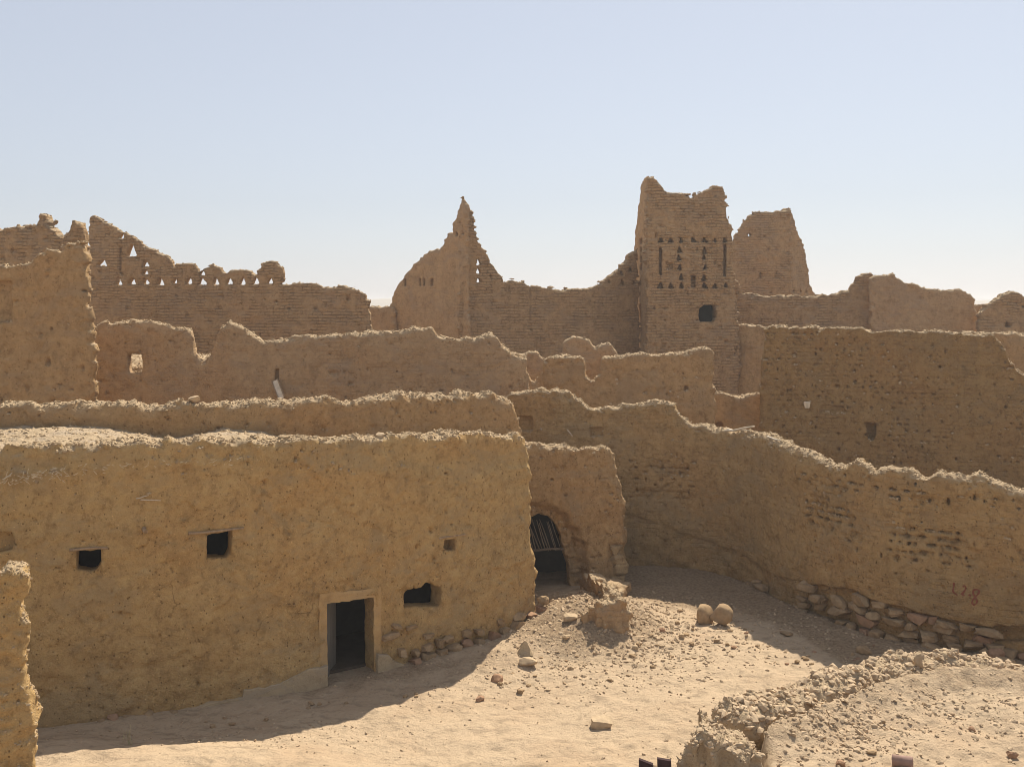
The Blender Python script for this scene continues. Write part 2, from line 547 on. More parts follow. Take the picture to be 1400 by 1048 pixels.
SEED = [100]
def make_wall(name, path, T, top, z0=-0.3, vox=0.05, zvis=None, holes=(), r=0.12, rough=1.0, rag=1.0,
              relief=None, bricky=0.0, batter=0.0, nslope=0.0, mat=None, parent=None, uvoff=0.0, srange=None, crest=1.0, closed=None):
    """solid eroded mud wall. top: outline in photo pixels, left to right; holes: (polygon px, depth or None)"""
    SEED[0] += 17
    sd = SEED[0]
    rng = np.random.default_rng(sd)
    if closed is not None:
        poly = path.poly(closed)
    else:
        tp = path.poly(top)
        poly = tp + [(tp[-1][0], z0 + 0.05), (tp[0][0], z0 + 0.05)]
    ps = np.array(poly)
    s0, s1 = ps[:, 0].min() - 0.25, ps[:, 0].max() + 0.25
    z1 = ps[:, 1].max() + 0.25
    S1 = np.arange(s0, s1 + vox, vox)
    if zvis is not None and zvis > z0 + 0.5:
        Z1 = np.concatenate([np.arange(z0 - 0.3, zvis - 0.25, 0.22), np.arange(zvis - 0.1, z1 + vox, vox)])
    else:
        Z1 = np.arange(z0 - 0.15, z1 + vox, vox)
    N1 = np.arange(-0.30, T + 0.22 + vox, vox)
    S, Z = np.meshgrid(S1, Z1, indexing='ij')
    d2 = poly_sdf(S, Z, poly)
    # ragged outline
    rgn = 0.10 * noise2(S1, Z1, 0.75, sd + 1) + 0.06 * noise2(S1, Z1, 0.28, sd + 2) + 0.035 * noise2(S1, Z1, 0.12, sd + 3)
    d2 = d2 + rag * rgn * np.clip(1 - d2 / 0.6, 0, 1)
    if bricky:
        d2 = d2 + bricky * (cellnoise(S, Z, 0.34, 0.125, sd) + 0.5 * cellnoise(S, Z, 0.8, 0.25, sd + 1)) * np.clip(1 - d2 / 0.35, 0, 1)
    P = np.zeros_like(d2)
    if relief is not None:
        P = relief(rng, S1, Z1, S, Z, path, d2).astype(np.float32)
    n = N1[None, :, None]
    if nslope:
        d3 = d2[:, None, :] + nslope * n
    else:
        d3 = np.repeat(d2[:, None, :], len(N1), 1)
    crumble = np.exp(-np.clip(d3, 0, None) / 0.22)
    nz = 0.045 * noise3(S1, N1, Z1, 1.3, sd + 4) + 0.024 * noise3(S1, N1, Z1, 0.42, sd + 5) \
        + 0.019 * noise3(S1, N1, Z1, 0.17, sd + 6) + 0.016 * noise3(S1, N1, Z1, 0.085, sd + 7)
    cz = crest * (0.055 * noise3(S1, N1, Z1, 0.21, sd + 8) + 0.026 * noise3(S1, N1, Z1, 0.10, sd + 9))
    dn = np.minimum(n - P[:, None, :], T - n)
    f = r - np.sqrt(np.clip(r - d3, 0, None) ** 2 + np.clip(r - dn, 0, None) ** 2)
    f = np.where((d3 > r) & (dn > r), np.minimum(d3, dn), f)
    f = f + rough * nz + crumble * cz
    for h in holes:
        hp, dep = path.poly(h[0]), h[1]
        dh = -poly_sdf(S, Z, hp) + 0.012 * noise2(S1, Z1, 0.13, sd + 11)
        if dep is None:
            f = np.minimum(f, dh[:, None, :])
        else:
            f = np.minimum(f, np.maximum(dh[:, None, :], n - dep))
    f = f.astype(np.float32)
    f[0] = f[-1] = -1; f[:, 0] = f[:, -1] = -1; f[:, :, 0] = f[:, :, -1] = -1
    V, Q = surface_nets(f, S1, N1, Z1)
    nn = V[:, 1] + batter * V[:, 2]
    Wd = path.world(V[:, 0], nn, V[:, 2])
    me = mesh_np(name, Wd, Q, np.stack([V[:, 0] + uvoff, V[:, 2]], 1))
    o = bpy.data.objects.new(name, me)
    if parent is not None:
        # the parent is an Empty with a plain location
        me.transform(__import__('mathutils').Matrix.Translation(-Vector(parent.location)))
    ci = np.clip(np.searchsorted(S1, V[:, 0]), 0, len(S1) - 1); ck = np.clip(np.searchsorted(Z1, V[:, 2]), 0, len(Z1) - 1)
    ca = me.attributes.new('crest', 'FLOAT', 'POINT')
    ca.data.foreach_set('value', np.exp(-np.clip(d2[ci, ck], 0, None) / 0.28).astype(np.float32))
    link(o, parent, mat)
    o_data[o.name] = (Wd, Q)
    return o
o_data = {}

# rocks ------------------------------------------------------------------
def ico(sub):
    bm = bmesh.new()
    bmesh.ops.create_icosphere(bm, subdivisions=sub, radius=1)
    V = np.array([v.co[:] for v in bm.verts]); Fc = np.array([[v.index for v in f.verts] for f in bm.faces])
    bm.free()
    return V, Fc
ICO1, ICO2, ICO3 = ico(1), ico(2), ico(3)

def rock_shape(rng, base, dims, boxy=0.0, cuts=7, lump=0.1):
    V = base[0].copy()
    if boxy:
        p = 2 + 6 * boxy
        V /= (np.abs(V) ** p).sum(1, keepdims=True) ** (1 / p)
    for _ in range(cuts):
        n = rng.normal(size=3); n /= np.linalg.norm(n)
        d = rng.uniform(0.55, 0.9)
        V -= np.clip(V @ n - d, 0, None)[:, None] * n
    k = rng.normal(size=(3, 3)) * 2
    V *= 1 + lump * np.sin(V @ k.T + rng.uniform(0, 6, 3)).mean(1, keepdims=True)
    return V * np.array(dims)

def cube26():
    g = (-1, 0, 1)
    V = [(x, y, z) for x in g for y in g for z in g if max(abs(x), abs(y), abs(z)) == 1]
    ix = {v: i for i, v in enumerate(V)}
    Fc = []
    for ax in range(3):
        for sg in (-1, 1):
            for a in (-1, 0):
                for b in (-1, 0):
                    q = []
                    for da, db in ((0, 0), (1, 0), (1, 1), (0, 1)):
                        p = [0, 0, 0]; p[ax] = sg; p[(ax + 1) % 3] = a + da; p[(ax + 2) % 3] = b + db
                        q.append(ix[tuple(p)])
                    Fc.append(q if sg > 0 else q[::-1])
    return np.array(V, float), np.array(Fc)
CUBE = cube26()

def slab_shape(rng, dims, soft=0.06):
    """angular hewn or broken stone: a skewed block with chipped edges"""
    C = np.array([(x, y, z) for x in (-1, 1) for y in (-1, 1) for z in (-1, 1)], float)
    C = C * rng.uniform(0.45, 1.12, (8, 3)) + rng.normal(0, 0.10, (8, 3))
    V = CUBE[0]
    t = (V + 1) / 2
    out = np.zeros_like(V)
    for i, c in enumerate(C):
        b = np.array([(i >> 2) & 1, (i >> 1) & 1, i & 1])
        out += np.prod(np.where(b, t, 1 - t), 1)[:, None] * c
    k = (np.abs(V) == 1).sum(1)
    out *= np.where(k == 3, 1 - soft * 1.6, np.where(k == 2, 1 - soft * 0.4, 1.0))[:, None]
    out += rng.normal(0, 0.055, out.shape)
    return out * np.array(dims)

def rotm(rng, tilt=0.4):
    a = rng.uniform(0, 2 * math.pi); b, c = rng.normal(0, tilt, 2)
    ca, sa, cb, sb, cc, sc = math.cos(a), math.sin(a), math.cos(b), math.sin(b), math.cos(c), math.sin(c)
    Rz = np.array([[ca, -sa, 0], [sa, ca, 0], [0, 0, 1]])
    Rx = np.array([[1, 0, 0], [0, cb, -sb], [0, sb, cb]])
    Ry = np.array([[cc, 0, sc], [0, 1, 0], [-sc, 0, cc]])
    return Rz @ Rx @ Ry

def scatter_mesh(name, pts, sizes, rng, base=ICO1, flat=(0.5, 0.9), smooth=False, variants=14):
    """many little clods joined into one mesh"""
    vars_ = [rock_shape(rng, base, (1, 1, 1), boxy=rng.uniform(0, 0.5), cuts=6) for _ in range(variants)]
    VV, FF = [], []
    nb = len(base[0])
    for i, (p, s) in enumerate(zip(pts, sizes)):
        v = vars_[rng.integers(variants)] * np.array((s * rng.uniform(0.8, 1.5), s * rng.uniform(0.7, 1.1), s * rng.uniform(*flat)))
        VV.append(v @ rotm(rng).T + p)
        FF.append(base[1] + i * nb)
    return mesh_np(name, np.concatenate(VV), np.concatenate(FF), smooth=smooth)

def crumbs(o, dens, size=(0.012, 0.045), zmin=-9, up=0.55, mat='crumb', parent=None, sub=None, name='crumbs', xmin=None):
    """loose clods lying on the upward faces of a wall: a part of that wall"""
    W, Q = o_data[o.name]
    a, b, c, d = (W[Q[:, i]] for i in range(4))
    nrm = np.cross(c - a, d - b)
    ar = np.linalg.norm(nrm, axis=1) + 1e-12
    ok = (nrm[:, 2] / ar > up) & (a[:, 2] > zmin)
    ids = np.nonzero(ok)[0]
    if not len(ids): return
    rng = np.random.default_rng(len(W))
    n = min(int(ar[ids].sum() * 0.5 * dens), 5000)
    pick = rng.choice(ids, n, p=ar[ids] / ar[ids].sum())
    t = rng.uniform(0, 1, (n, 1))
    pts = a[pick] * t + c[pick] * (1 - t)
    sz = size[0] + (size[1] - size[0]) * rng.uniform(0, 1, n) ** 2.5
    me = scatter_mesh(name, pts, sz, rng)
    par = parent or o
    if par.type == 'EMPTY' or par.location.length > 0:
        me.transform(__import__('mathutils').Matrix.Translation(-Vector(par.location)))
    c_ = bpy.data.objects.new(name, me)
    link(c_, par, M[mat])
    tag(c_, kind='stuff')
    return c_

def gpt(px, py, z=0.0):
    y = (HC - z) * F_PX / (py - HZ)
    return np.array(((px - 700) / F_PX * y, y, z))

def box_np(x0, x1, y0, y1, z0, z1):
    V = np.array([(x, y, z) for z in (z0, z1) for y in (y0, y1) for x in (x0, x1)], float)
    Q = np.array([(0, 2, 3, 1), (4, 5, 7, 6), (0, 1, 5, 4), (2, 6, 7, 3), (0, 4, 6, 2), (1, 3, 7, 5)])
    return V, Q

def bar_np(p, q, r, k=6, r2=None, rng=None):
    """stick from p to q"""
    p, q = np.array(p, float), np.array(q, float)
    d = q - p; L = np.linalg.norm(d); d /= L
    u = np.cross(d, (0, 0, 1.0) if abs(d[2]) < 0.9 else (1.0, 0, 0)); u /= np.linalg.norm(u)
    w = np.cross(d, u)
    rings, V = 4, []
    for i in range(rings):
        t = i / (rings - 1)
        rr = r + ((r2 if r2 else r) - r) * t
        off = (rng.normal(0, r * 0.35, 3) if rng is not None else 0)
        c = p + (q - p) * t + off
        V += [c + rr * (math.cos(a) * u + math.sin(a) * w) for a in np.arange(k) * 2 * math.pi / k]
    Fc = []
    for i in range(rings - 1):
        for j in range(k):
            Fc.append((i * k + j, i * k + (j + 1) % k, (i + 1) * k + (j + 1) % k, (i + 1) * k + j))
    n = len(V)
    V += [p, q]
    for j in range(k):
        Fc.append((n, (j + 1) % k, j, j)); Fc.append((n + 1, (rings - 1) * k + j, (rings - 1) * k + (j + 1) % k, (rings - 1) * k + (j + 1) % k))
    return np.array(V), Fc

def pyd(name, V, Fc, mat, parent=None, smooth=False):
    me = bpy.data.meshes.new(name)
    off = np.array(parent.location) if parent is not None else 0
    me.from_pydata((np.array(V) - off).tolist(), [], [tuple(dict.fromkeys(int(i) for i in f)) for f in Fc])
    if smooth:
        for p in me.polygons: p.use_smooth = True
    me.update()
    return link(bpy.data.objects.new(name, me), parent, mat)

# ---------------------------------------------------------------- ground
CREST = Path([(3.55, 14.9), (4.6, 15.75), (6.0, 16.8), (7.2, 17.55), (8.4, 17.5), (10.5, 17.0), (13.0, 16.4)], 1, 0.3)

def axis(lo, hi, step, far_lo, far_hi):
    mid = np.arange(lo, hi, step)
    def ray(a, b, sgn):
        out, x, h = [], a, step
        while (b - x) * sgn > 0:
            h *= 1.28; x += sgn * h; out.append(x)
        return out
    return np.array(ray(lo, far_lo, -1)[::-1] + list(mid) + ray(hi, far_hi, 1))

GX = axis(-10.0, 13.5, 0.072, -2600, 2600)
GY = axis(12.6, 30.5, 0.072, -300, 3200)

def ground_z(X, Y, nz=None):
    z = np.zeros_like(X)
    # rubble slope at the gateway and along the foot of the house
    z += 0.40 * np.exp(-(((X - 1.7) / 1.2) ** 2 + ((Y - 24.3) / 1.5) ** 2))
    z += 0.50 * np.exp(-(((X - 1.7) / 1.15) ** 2 + ((Y - 22.6) / 1.1) ** 2))
    z += 0.20 * np.exp(-(((X - 0.5) / 1.2) ** 2 + ((Y - 22.3) / 1.2) ** 2))
    z += 0.14 * np.exp(-(((X - 3.4) / 1.0) ** 2 + ((Y - 23.4) / 1.9) ** 2))
    z += 0.10 * np.exp(-(((X + 1.0) / 1.6) ** 2 + ((Y - 21.2) / 0.8) ** 2))
    z += 0.5 * sstep(Y, 17.7, 15.5) * sstep(X, -0.5, -6.0)          # ground climbs towards the near left
    # earth banked against the court wall
    wx = np.interp(X, [3.4, 5.7, 6.5, 7.1, 8.2, 9.7, 11, 14.5], [28.45, 28.1, 26.6, 24.6, 22.5, 21.6, 20.9, 19.0])
    z += np.where((X > 2.5) & (Y < wx), 0.06 * np.exp(-((wx - Y) / 1.0) ** 2), 0)
    # raised rubble terrace at lower right
    cy = np.interp(X, CREST.x, CREST.y)
    up = sstep(cy - Y + 0.15, 0.0, 0.35) * sstep(X - (3.2 + (Y - 13.0) * 0.22), -0.15, 0.3)
    z += 0.96 * up + 0.26 * up * np.exp(-((cy - Y) / 0.65) ** 2)
    z += 0.15 * np.exp(-(((X - 3.0) / 0.9) ** 2 + ((Y - 14.2) / 0.9) ** 2)) * (1 - up)
    return z

Xg, Yg = np.meshgrid(GX, GY, indexing='ij')
near = sstep(np.hypot(Xg, Yg - 21), 60, 30)
NX, NY = np.clip(GX, -50, 50), np.clip(GY, -30, 90)      # relief only near the ruins
gzn = 0.05 * noise2(NX, NY, 2.1, 1) + 0.028 * noise2(NX, NY, 0.8, 2) + 0.020 * noise2(NX, NY, 0.33, 3) \
    + 0.016 * noise2(NX, NY, 0.15, 4) * (0.4 + 0.6 * sstep(noise2(NX, NY, 1.4, 5), -0.3, 0.5))
heapm = np.clip(ground_z(Xg, Yg) * 3, 0, 1) * (0.35 + 0.65 * (Xg > -1.5))
heapm = np.maximum(heapm, 0.5 * np.exp(-(((Xg - 5.5) / 2.6) ** 2 + ((Yg - 23.0) / 2.6) ** 2)))
gzn = gzn + heapm * (0.03 * noise2(NX, NY, 0.21, 6) + 0.02 * noise2(NX, NY, 0.11, 7))
_r = np.random.default_rng(88)
tread = stamp_pits(_r, GX, GY, 420, (0.06, 0.12), (0.012, 0.03), z=(15.2, 22.5), s=(-6, 6.2), asp=1.8)   # old footprints
GZ = ground_z(Xg, Yg) * near + gzn * near - tread
ni, nj = Xg.shape
idx = np.arange(ni * nj).reshape(ni, nj)
Qg = np.stack([idx[:-1, :-1], idx[1:, :-1], idx[1:, 1:], idx[:-1, 1:]], -1).reshape(-1, 4)
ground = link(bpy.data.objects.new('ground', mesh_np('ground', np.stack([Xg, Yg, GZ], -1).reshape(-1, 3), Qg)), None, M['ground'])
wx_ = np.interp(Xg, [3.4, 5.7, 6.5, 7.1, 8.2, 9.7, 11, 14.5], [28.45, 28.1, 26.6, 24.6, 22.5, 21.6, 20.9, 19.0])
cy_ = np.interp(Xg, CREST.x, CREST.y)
rub_shade = np.exp(-(((Xg - 1.6) / 2.0) ** 2 + ((Yg - 22.9) / 2.2) ** 2)) * 1.0
rub_shade = np.maximum(rub_shade, 0.85 * sstep(wx_ - Yg, 5.2, 2.6) * (Xg > 2.8))  # strip in the court wall's shade darkened along with its loose earth
rub_shade = np.maximum(rub_shade, 0.5 * sstep(cy_ - Yg, 2.0, 0.3) * (Yg < cy_ + 0.4) * (Xg > 3.2))
rub_shade = np.maximum(rub_shade, 0.55 * np.exp(-(((Xg + 2.5) / 4.5) ** 2 + ((Yg - 20.2 - 0.35 * (Xg + 2.5)) / 0.9) ** 2)))
ga = ground.data.attributes.new('rubble', 'FLOAT', 'POINT')  # rubbly soil plus the painted shade zone of the court wall
ga.data.foreach_set('value', rub_shade.astype(np.float32).ravel())
tag(ground, 'pale sandy courtyard floor with rubble slopes and trodden dust', 'ground', kind='structure')

def gz(x, y):
    i = np.clip(np.searchsorted(GX, x) - 1, 0, ni - 2); j = np.clip(np.searchsorted(GY, y) - 1, 0, nj - 2)
    return GZ[i, j]

# far hills on the horizon
hx = np.linspace(-1000, 1000, 240)
hb = 11.6 + 1.0 * noise2(hx, np.array([0.0, 1.0]), 60, 31)[:, 0] + 0.9 * noise2(hx, np.array([0.0, 1.0]), 14, 32)[:, 0]
HV, HQ = [], []
for i, x in enumerate(hx):
    HV += [(x, 760, -1), (x, 800, hb[i] * 0.8), (x, 860, hb[i]), (x, 1000, -1)]
for i in range(len(hx) - 1):
    for j in range(3):
        HQ.append((i * 4 + j, (i + 1) * 4 + j, (i + 1) * 4 + j + 1, i * 4 + j + 1))
hills = link(bpy.data.objects.new('hills', mesh_np('hills', np.array(HV), np.array(HQ))), None, M['hill'])
tag(hills, 'low hazy blue-grey ridge on the horizon beyond the ruins', 'hills', kind='structure')

# ---------------------------------------------------------------- reliefs
def relief_house(rng, S1, Z1, S, Z, path, d2):
    m = sstep(noise2(S1, Z1, 1.6, 51), -0.5, 0.5)
    P = stamp_pits(rng, S1, Z1, 520, (0.010, 0.026), (0.03, 0.09), mask=0.1 + 0.9 * m, asp=2.0)
    # pebbles standing proud
    P -= stamp_pits(rng, S1, Z1, 900, (0.015, 0.04), (0.012, 0.03))
    # parapet stands back above the roof line
    e = path.poly([(-60, 662), (0, 656), (90, 640), (200, 630), (330, 628), (450, 634), (600, 645), (740, 640)])
    zl = np.interp(S, [q[0] for q in e], [q[1] for q in e]) + 0.05 * noise2(S1, Z1, 0.5, 52)
    P += 0.05 * sstep(Z - zl, -0.12, 0.22) - 0.03 * np.exp(-((Z - zl) / 0.05) ** 2) * sstep(noise2(S1, Z1, 0.3, 53), 0.1, 0.6)
    # plaster lost in patches
    P += 0.034 * sstep(noise2(S1, Z1, (1.2, 0.7), 54) + 0.4 * noise2(S1, Z1, 0.25, 55), 0.25, 0.32)
    P -= 0.05 * sstep(Z, 0.9, 0.0)                      # thickened foot
    # sloping sills worn below the windows
    for (a, b, c) in ((104, 138, 783), (283, 318, 766), (556, 603, 830)):
        (s0, zt), (s1, _) = path.sz(a, c), path.sz(b, c)
        P += 0.11 * sstep(Z - zt, -0.30, 0.0) * sstep(S, s0 - 0.05, s0 + 0.06) * sstep(S, s1 + 0.05, s1 - 0.06) * (Z < zt + 0.1)
    return P

def relief_court(rng, S1, Z1, S, Z, path, d2):
    sA, _ = path.sz(1095, 700)
    P = 0.03 * noise2(S1, Z1, 0.9, 61)
    mb = sstep(noise2(S1, Z1, (1.4, 0.6), 62), -0.35, 0.35)
    band = sstep(Z, 1.7, 2.2) * sstep(Z, 3.6, 3.1) * sstep(S, sA - 0.4, sA + 0.4)
    P += stamp_pits(rng, S1, Z1, 420, (0.020, 0.036), (0.08, 0.18), z=(1.6, 4.0), s=(sA - 0.3, S1[-1]), mask=mb * band, joints=(0.36, 0.17), asp=2.2)
    sB, sC = path.sz(862, 700)[0], path.sz(945, 700)[0]
    bandL = sstep(Z, 1.8, 2.1) * sstep(Z, 3.2, 2.9) * sstep(S, sB - 0.2, sB + 0.2) * sstep(S, sC + 0.2, sC - 0.2)
    loss = sstep(np.maximum(band, bandL) * (0.45 + 0.55 * mb) + 0.22 * noise2(S1, Z1, 0.35, 68) + 0.12 * noise2(S1, Z1, 0.13, 69), 0.52, 0.58)
    wz = Z + 0.025 * noise2(S1, Z1, 0.6, 70)
    rowj = np.abs(wz / 0.17 - np.round(wz / 0.17)) * 0.17
    rown = np.floor(wz / 0.17)
    cs = S / 0.36 + 0.5 * (rown % 2) + 0.1 * noise2(S1, Z1, 0.3, 71)
    colj = np.abs(cs - np.round(cs)) * 0.36
    jn = np.maximum(sstep(rowj, 0.035, 0.012), sstep(colj, 0.035, 0.012)) * sstep(noise2(S1, Z1, 0.28, 72), -0.35, 0.25)
    P += loss * (0.028 + 0.014 * cellnoise(S + 0.18, wz, 0.36, 0.17, 73) + 0.055 * jn)
    P += stamp_pits(rng, S1, Z1, 60, (0.02, 0.036), (0.06, 0.16), z=(1.9, 3.1), s=(sB, sC), joints=(0.36, 0.17), asp=2.4)
    P += stamp_pits(rng, S1, Z1, 800, (0.015, 0.032), (0.04, 0.11))
    # foot of the wall has lost its render: rough and set back
    le = path.poly([(850, 700), (950, 735), (1060, 790), (1110, 795)])
    zl = np.interp(S, [q[0] for q in le], [q[1] for q in le]) + 0.08 * noise2(S1, Z1, 0.4, 63)
    low = sstep(Z - zl, 0.03, -0.05) * sstep(S, sA + 0.3, sA)
    P += 0.05 * low + 0.03 * low * noise2(S1, Z1, 0.22, 64)
    # stone footing zone
    fe = path.poly([(1080, 818), (1100, 799), (1150, 804), (1200, 823), (1280, 843), (1340, 857), (1400, 869), (1500, 884)])
    zf = np.interp(S, [q[0] for q in fe], [q[1] for q in fe]) + 0.04 * noise2(S1, Z1, 0.3, 65)
    P += 0.16 * sstep(Z - zf, 0.03, -0.03) * sstep(S, sA - 0.1, sA + 0.1)
    # weathered blotches of lost render
    P += 0.02 * sstep(noise2(S1, Z1, (1.5, 0.8), 66) + 0.4 * noise2(S1, Z1, 0.3, 67), 0.2, 0.27)
    return P

def relief_pitted(n, joints=None, z=(0, 9), r=(0.018, 0.045), dep=(0.06, 0.14)):
    def fn(rng, S1, Z1, S, Z, path, d2):
        m = sstep(noise2(S1, Z1, 1.8, rng.integers(9999)), -0.4, 0.5)
        P = stamp_pits(rng, S1, Z1, n, r, dep, z=z, mask=0.2 + 0.8 * m, joints=joints)
        P += 0.025 * sstep(noise2(S1, Z1, (1.6, 0.9), rng.integers(9999)) + 0.4 * noise2(S1, Z1, 0.3, rng.integers(9999)), 0.2, 0.28)
        return P
    return fn

def relief_courses(amp=0.02, bh=0.13, n=150, z=(3, 15), zplain=None):
    def fn(rng, S1, Z1, S, Z, path, d2):
        w = Z + 0.03 * noise2(S1, Z1, 0.9, rng.integers(9999))
        row = np.floor(w / bh)
        k1 = int(rng.integers(9999))
        P = amp * (0.8 - np.abs(np.sin(math.pi * w / bh)) ** 0.5) * sstep(noise2(S1, Z1, (0.5, 0.25), k1), -0.3, 0.5)
        P += 0.9 * amp * cellnoise(S + 0.05 * noise2(S1, Z1, 0.3, k1 + 1), w, 0.36, bh, k1)
        P *= 0.35 + 0.65 * sstep(noise2(S1, Z1, 1.1, k1 + 2), -0.5, 0.4)
        if zplain is not None:
            P *= sstep(Z, zplain - 0.5, zplain + 0.3)
        P += 0.02 * noise2(S1, Z1, (0.4, 0.13), rng.integers(9999))
        P += stamp_pits(rng, S1, Z1, n, (0.03, 0.06), (0.06, 0.14), z=z, joints=(0.4, bh), asp=2.0)
        return P
    return fn

# ---------------------------------------------------------------- the front house
A_PATH = Path([(-12.4, 16.95), (-10.4, 17.35), (-8.6, 17.75), (-7.3, 18.15), (-5.9, 18.7), (-3.65, 19.85), (-2.2, 20.85), (-0.1, 22.5), (0.72, 23.25)], 2)
house = thing('mud_house', (-4.0, 20.0, 0.0))
tag(house, 'long mud plastered house with open black doorway and flat earthen roof', 'house')

door_hole = [(446, 1000), (445.5, 823), (470, 820), (512.5, 813.5), (513, 1000)]
win1 = [(104, 781), (104, 752), (124, 753), (138, 749.5), (137.5, 772), (131, 783)]
win2 = [(284, 764), (283, 732), (300, 729), (318, 724), (317.5, 757), (312, 766)]
win3 = [(608, 752), (607.5, 738), (623, 736), (622.5, 752)]
win4 = [(555, 832), (555.5, 811), (560, 806), (576, 802), (582, 796.5), (590.5, 796.5), (594, 800.5), (603.5, 803), (605.5, 814), (603.5, 829)]
topA = [(-170, 628), (-70, 622), (0, 618), (40, 614), (90, 612), (120, 611), (160, 608), (205, 605), (222, 606), (226, 602), (240, 601),
        (300, 602), (380, 601), (450, 599), (520, 597), (600, 594), (680, 591), (716, 592), (724, 600), (728, 640), (731, 690), (734, 740), (737, 800), (742, 880)]
wallA = make_wall('front_wall', A_PATH, 0.5, topA, z0=-0.3, vox=0.038, r=0.2, relief=relief_house, mat=M['house'], parent=house,
                  bricky=0.02, holes=[(door_hole, None), (win1, None), (win2, None), (win3, 0.32), (win4, None),
                         (rect(219, 592, 226, 602), None), ([(-30, 760), (-30, 728), (16, 728), (20, 738), (16, 752)], 0.2)], rag=0.5)
crumbs(wallA, 420, (0.012, 0.05), zmin=4.0, parent=house)

B_PATH = Path([(-13.0, 20.7), (-8.6, 21.9), (-5.9, 22.8), (-3.6, 23.7), (-1.0, 25.4), (0.35, 26.3)], 2)
# earthen roof between the front parapet and the wall behind
sA = np.linspace(A_PATH.s[0] + 0.4, A_PATH.L - 1.3, 220)
tA = np.linspace(0, 1, 60)
A3 = A_PATH.world(sA, 0.25, np.zeros_like(sA)); B3 = B_PATH.world(np.interp(A3[:, 0], B_PATH.x, B_PATH.s), 0.1, np.zeros_like(sA))
RX = A3[:, None, 0] * (1 - tA)[None, :, None][..., 0] + B3[:, None, 0] * tA[None, :]
RY = A3[:, None, 1] * (1 - tA)[None, :] + B3[:, None, 1] * tA[None, :]
pxr = 700 + F_PX * RX / RY
zt = np.interp(pxr, [-80, 0, 150, 215, 228, 300, 360, 420, 740], [4.86, 4.86, 4.82, 4.56, 4.52, 4.70, 4.62, 4.25, 4.05])
RZ = zt + 0.05 * noise2(sA, tA * 4, 0.9, 71) + 0.03 * noise2(sA, tA * 4, 0.3, 72) + 0.02 * noise2(sA, tA * 4, 0.12, 73)
RZ += 0.05 * sstep(tA, 0.3, 0.95)[None, :] * (1 + 0.4 * noise2(sA, tA * 4, 0.4, 74)) * np.interp(pxr, [150, 215, 230, 300], [1, 0.3, 0.2, 0.7])
ii = np.arange(RX.size).reshape(RX.shape)
rv = np.stack([RX, RY, RZ], -1).reshape(-1, 3); rb = rv.copy(); rb[:, 2] = 3.6
q = np.stack([ii[:-1, :-1], ii[1:, :-1], ii[1:, 1:], ii[:-1, 1:]], -1).reshape(-1, 4)
rim = np.concatenate([ii[:, 0], ii[-1, 1:], ii[::-1, -1][1:], ii[0, ::-1][1:-1]])
nR = RX.size
side = np.stack([rim, np.roll(rim, -1), np.roll(rim, -1) + nR, rim + nR], 1)[:, ::-1]
allv = np.concatenate([rv, rb]); allq = np.concatenate([q, q[:, ::-1] + nR, side])
roof_me = mesh_np('roof', allv - np.array(house.location), allq)
roofA = link(bpy.data.objects.new('roof', roof_me), house, M['roof'])
o_data[roofA.name] = (rv, q)
crumbs(roofA, 60, (0.012, 0.055), parent=house, name='roof_rubble', mat='crumb')
for (p0, p1) in (((0.0, 23.4), (0.0, 26.6)), ((-12.6, 21.2), (-12.3, 17.3))):
    d = np.array(p1) - np.array(p0); nn_ = np.array((-d[1], d[0])) / np.linalg.norm(d) * 0.4
    base = np.array([p0, p0 + nn_ * 0 + d, p0 + nn_ + d, p0 + nn_])
    V = np.array([(*b, z) for z in (-0.2, 3.9) for b in base])
    pyd('side_wall', V, [(0, 3, 2, 1), (4, 5, 6, 7), (0, 1, 5, 4), (1, 2, 6, 5), (2, 3, 7, 6), (3, 0, 4, 7)], M['house'], house)

def on_wall(path, px, py, n=0.0):
    a, z = path.sz(px, py)
    return path.world(np.array([a]), np.array([n]), np.array([z]))[0]

def plate(name, path, pts, n0, n1, mat, parent, seed=0, jit=0.0, div=10):
    """a thick patch standing on a wall's face, outline in photo pixels"""
    P = np.array(path.poly(pts))
    c = P.mean(0)
    out = []
    for a, b in zip(P, np.roll(P, -1, 0)):
        k = max(int(np.linalg.norm(b - a) / 0.12), 1)
        out += [a + (b - a) * t / k for t in range(k)]
    rng = np.random.default_rng(seed)
    out = np.array(out) + rng.normal(0, jit, (len(out), 2))
    m = len(out)
    inn = c + (out - c) * 0.94
    V = np.concatenate([path.world(out[:, 0], np.full(m, n1), out[:, 1]), path.world(out[:, 0], np.full(m, n0 + 0.012), out[:, 1]),
                        path.world(inn[:, 0], np.full(m, n0), inn[:, 1])])
    Fc = [(j, (j + 1) % m, m + (j + 1) % m, m + j) for j in range(m)] + [(m + j, m + (j + 1) % m, 2 * m + (j + 1) % m, 2 * m + j) for j in range(m)]
    Fc.append(tuple(2 * m + j for j in range(m)))
    return pyd(name, V, Fc, mat, parent)

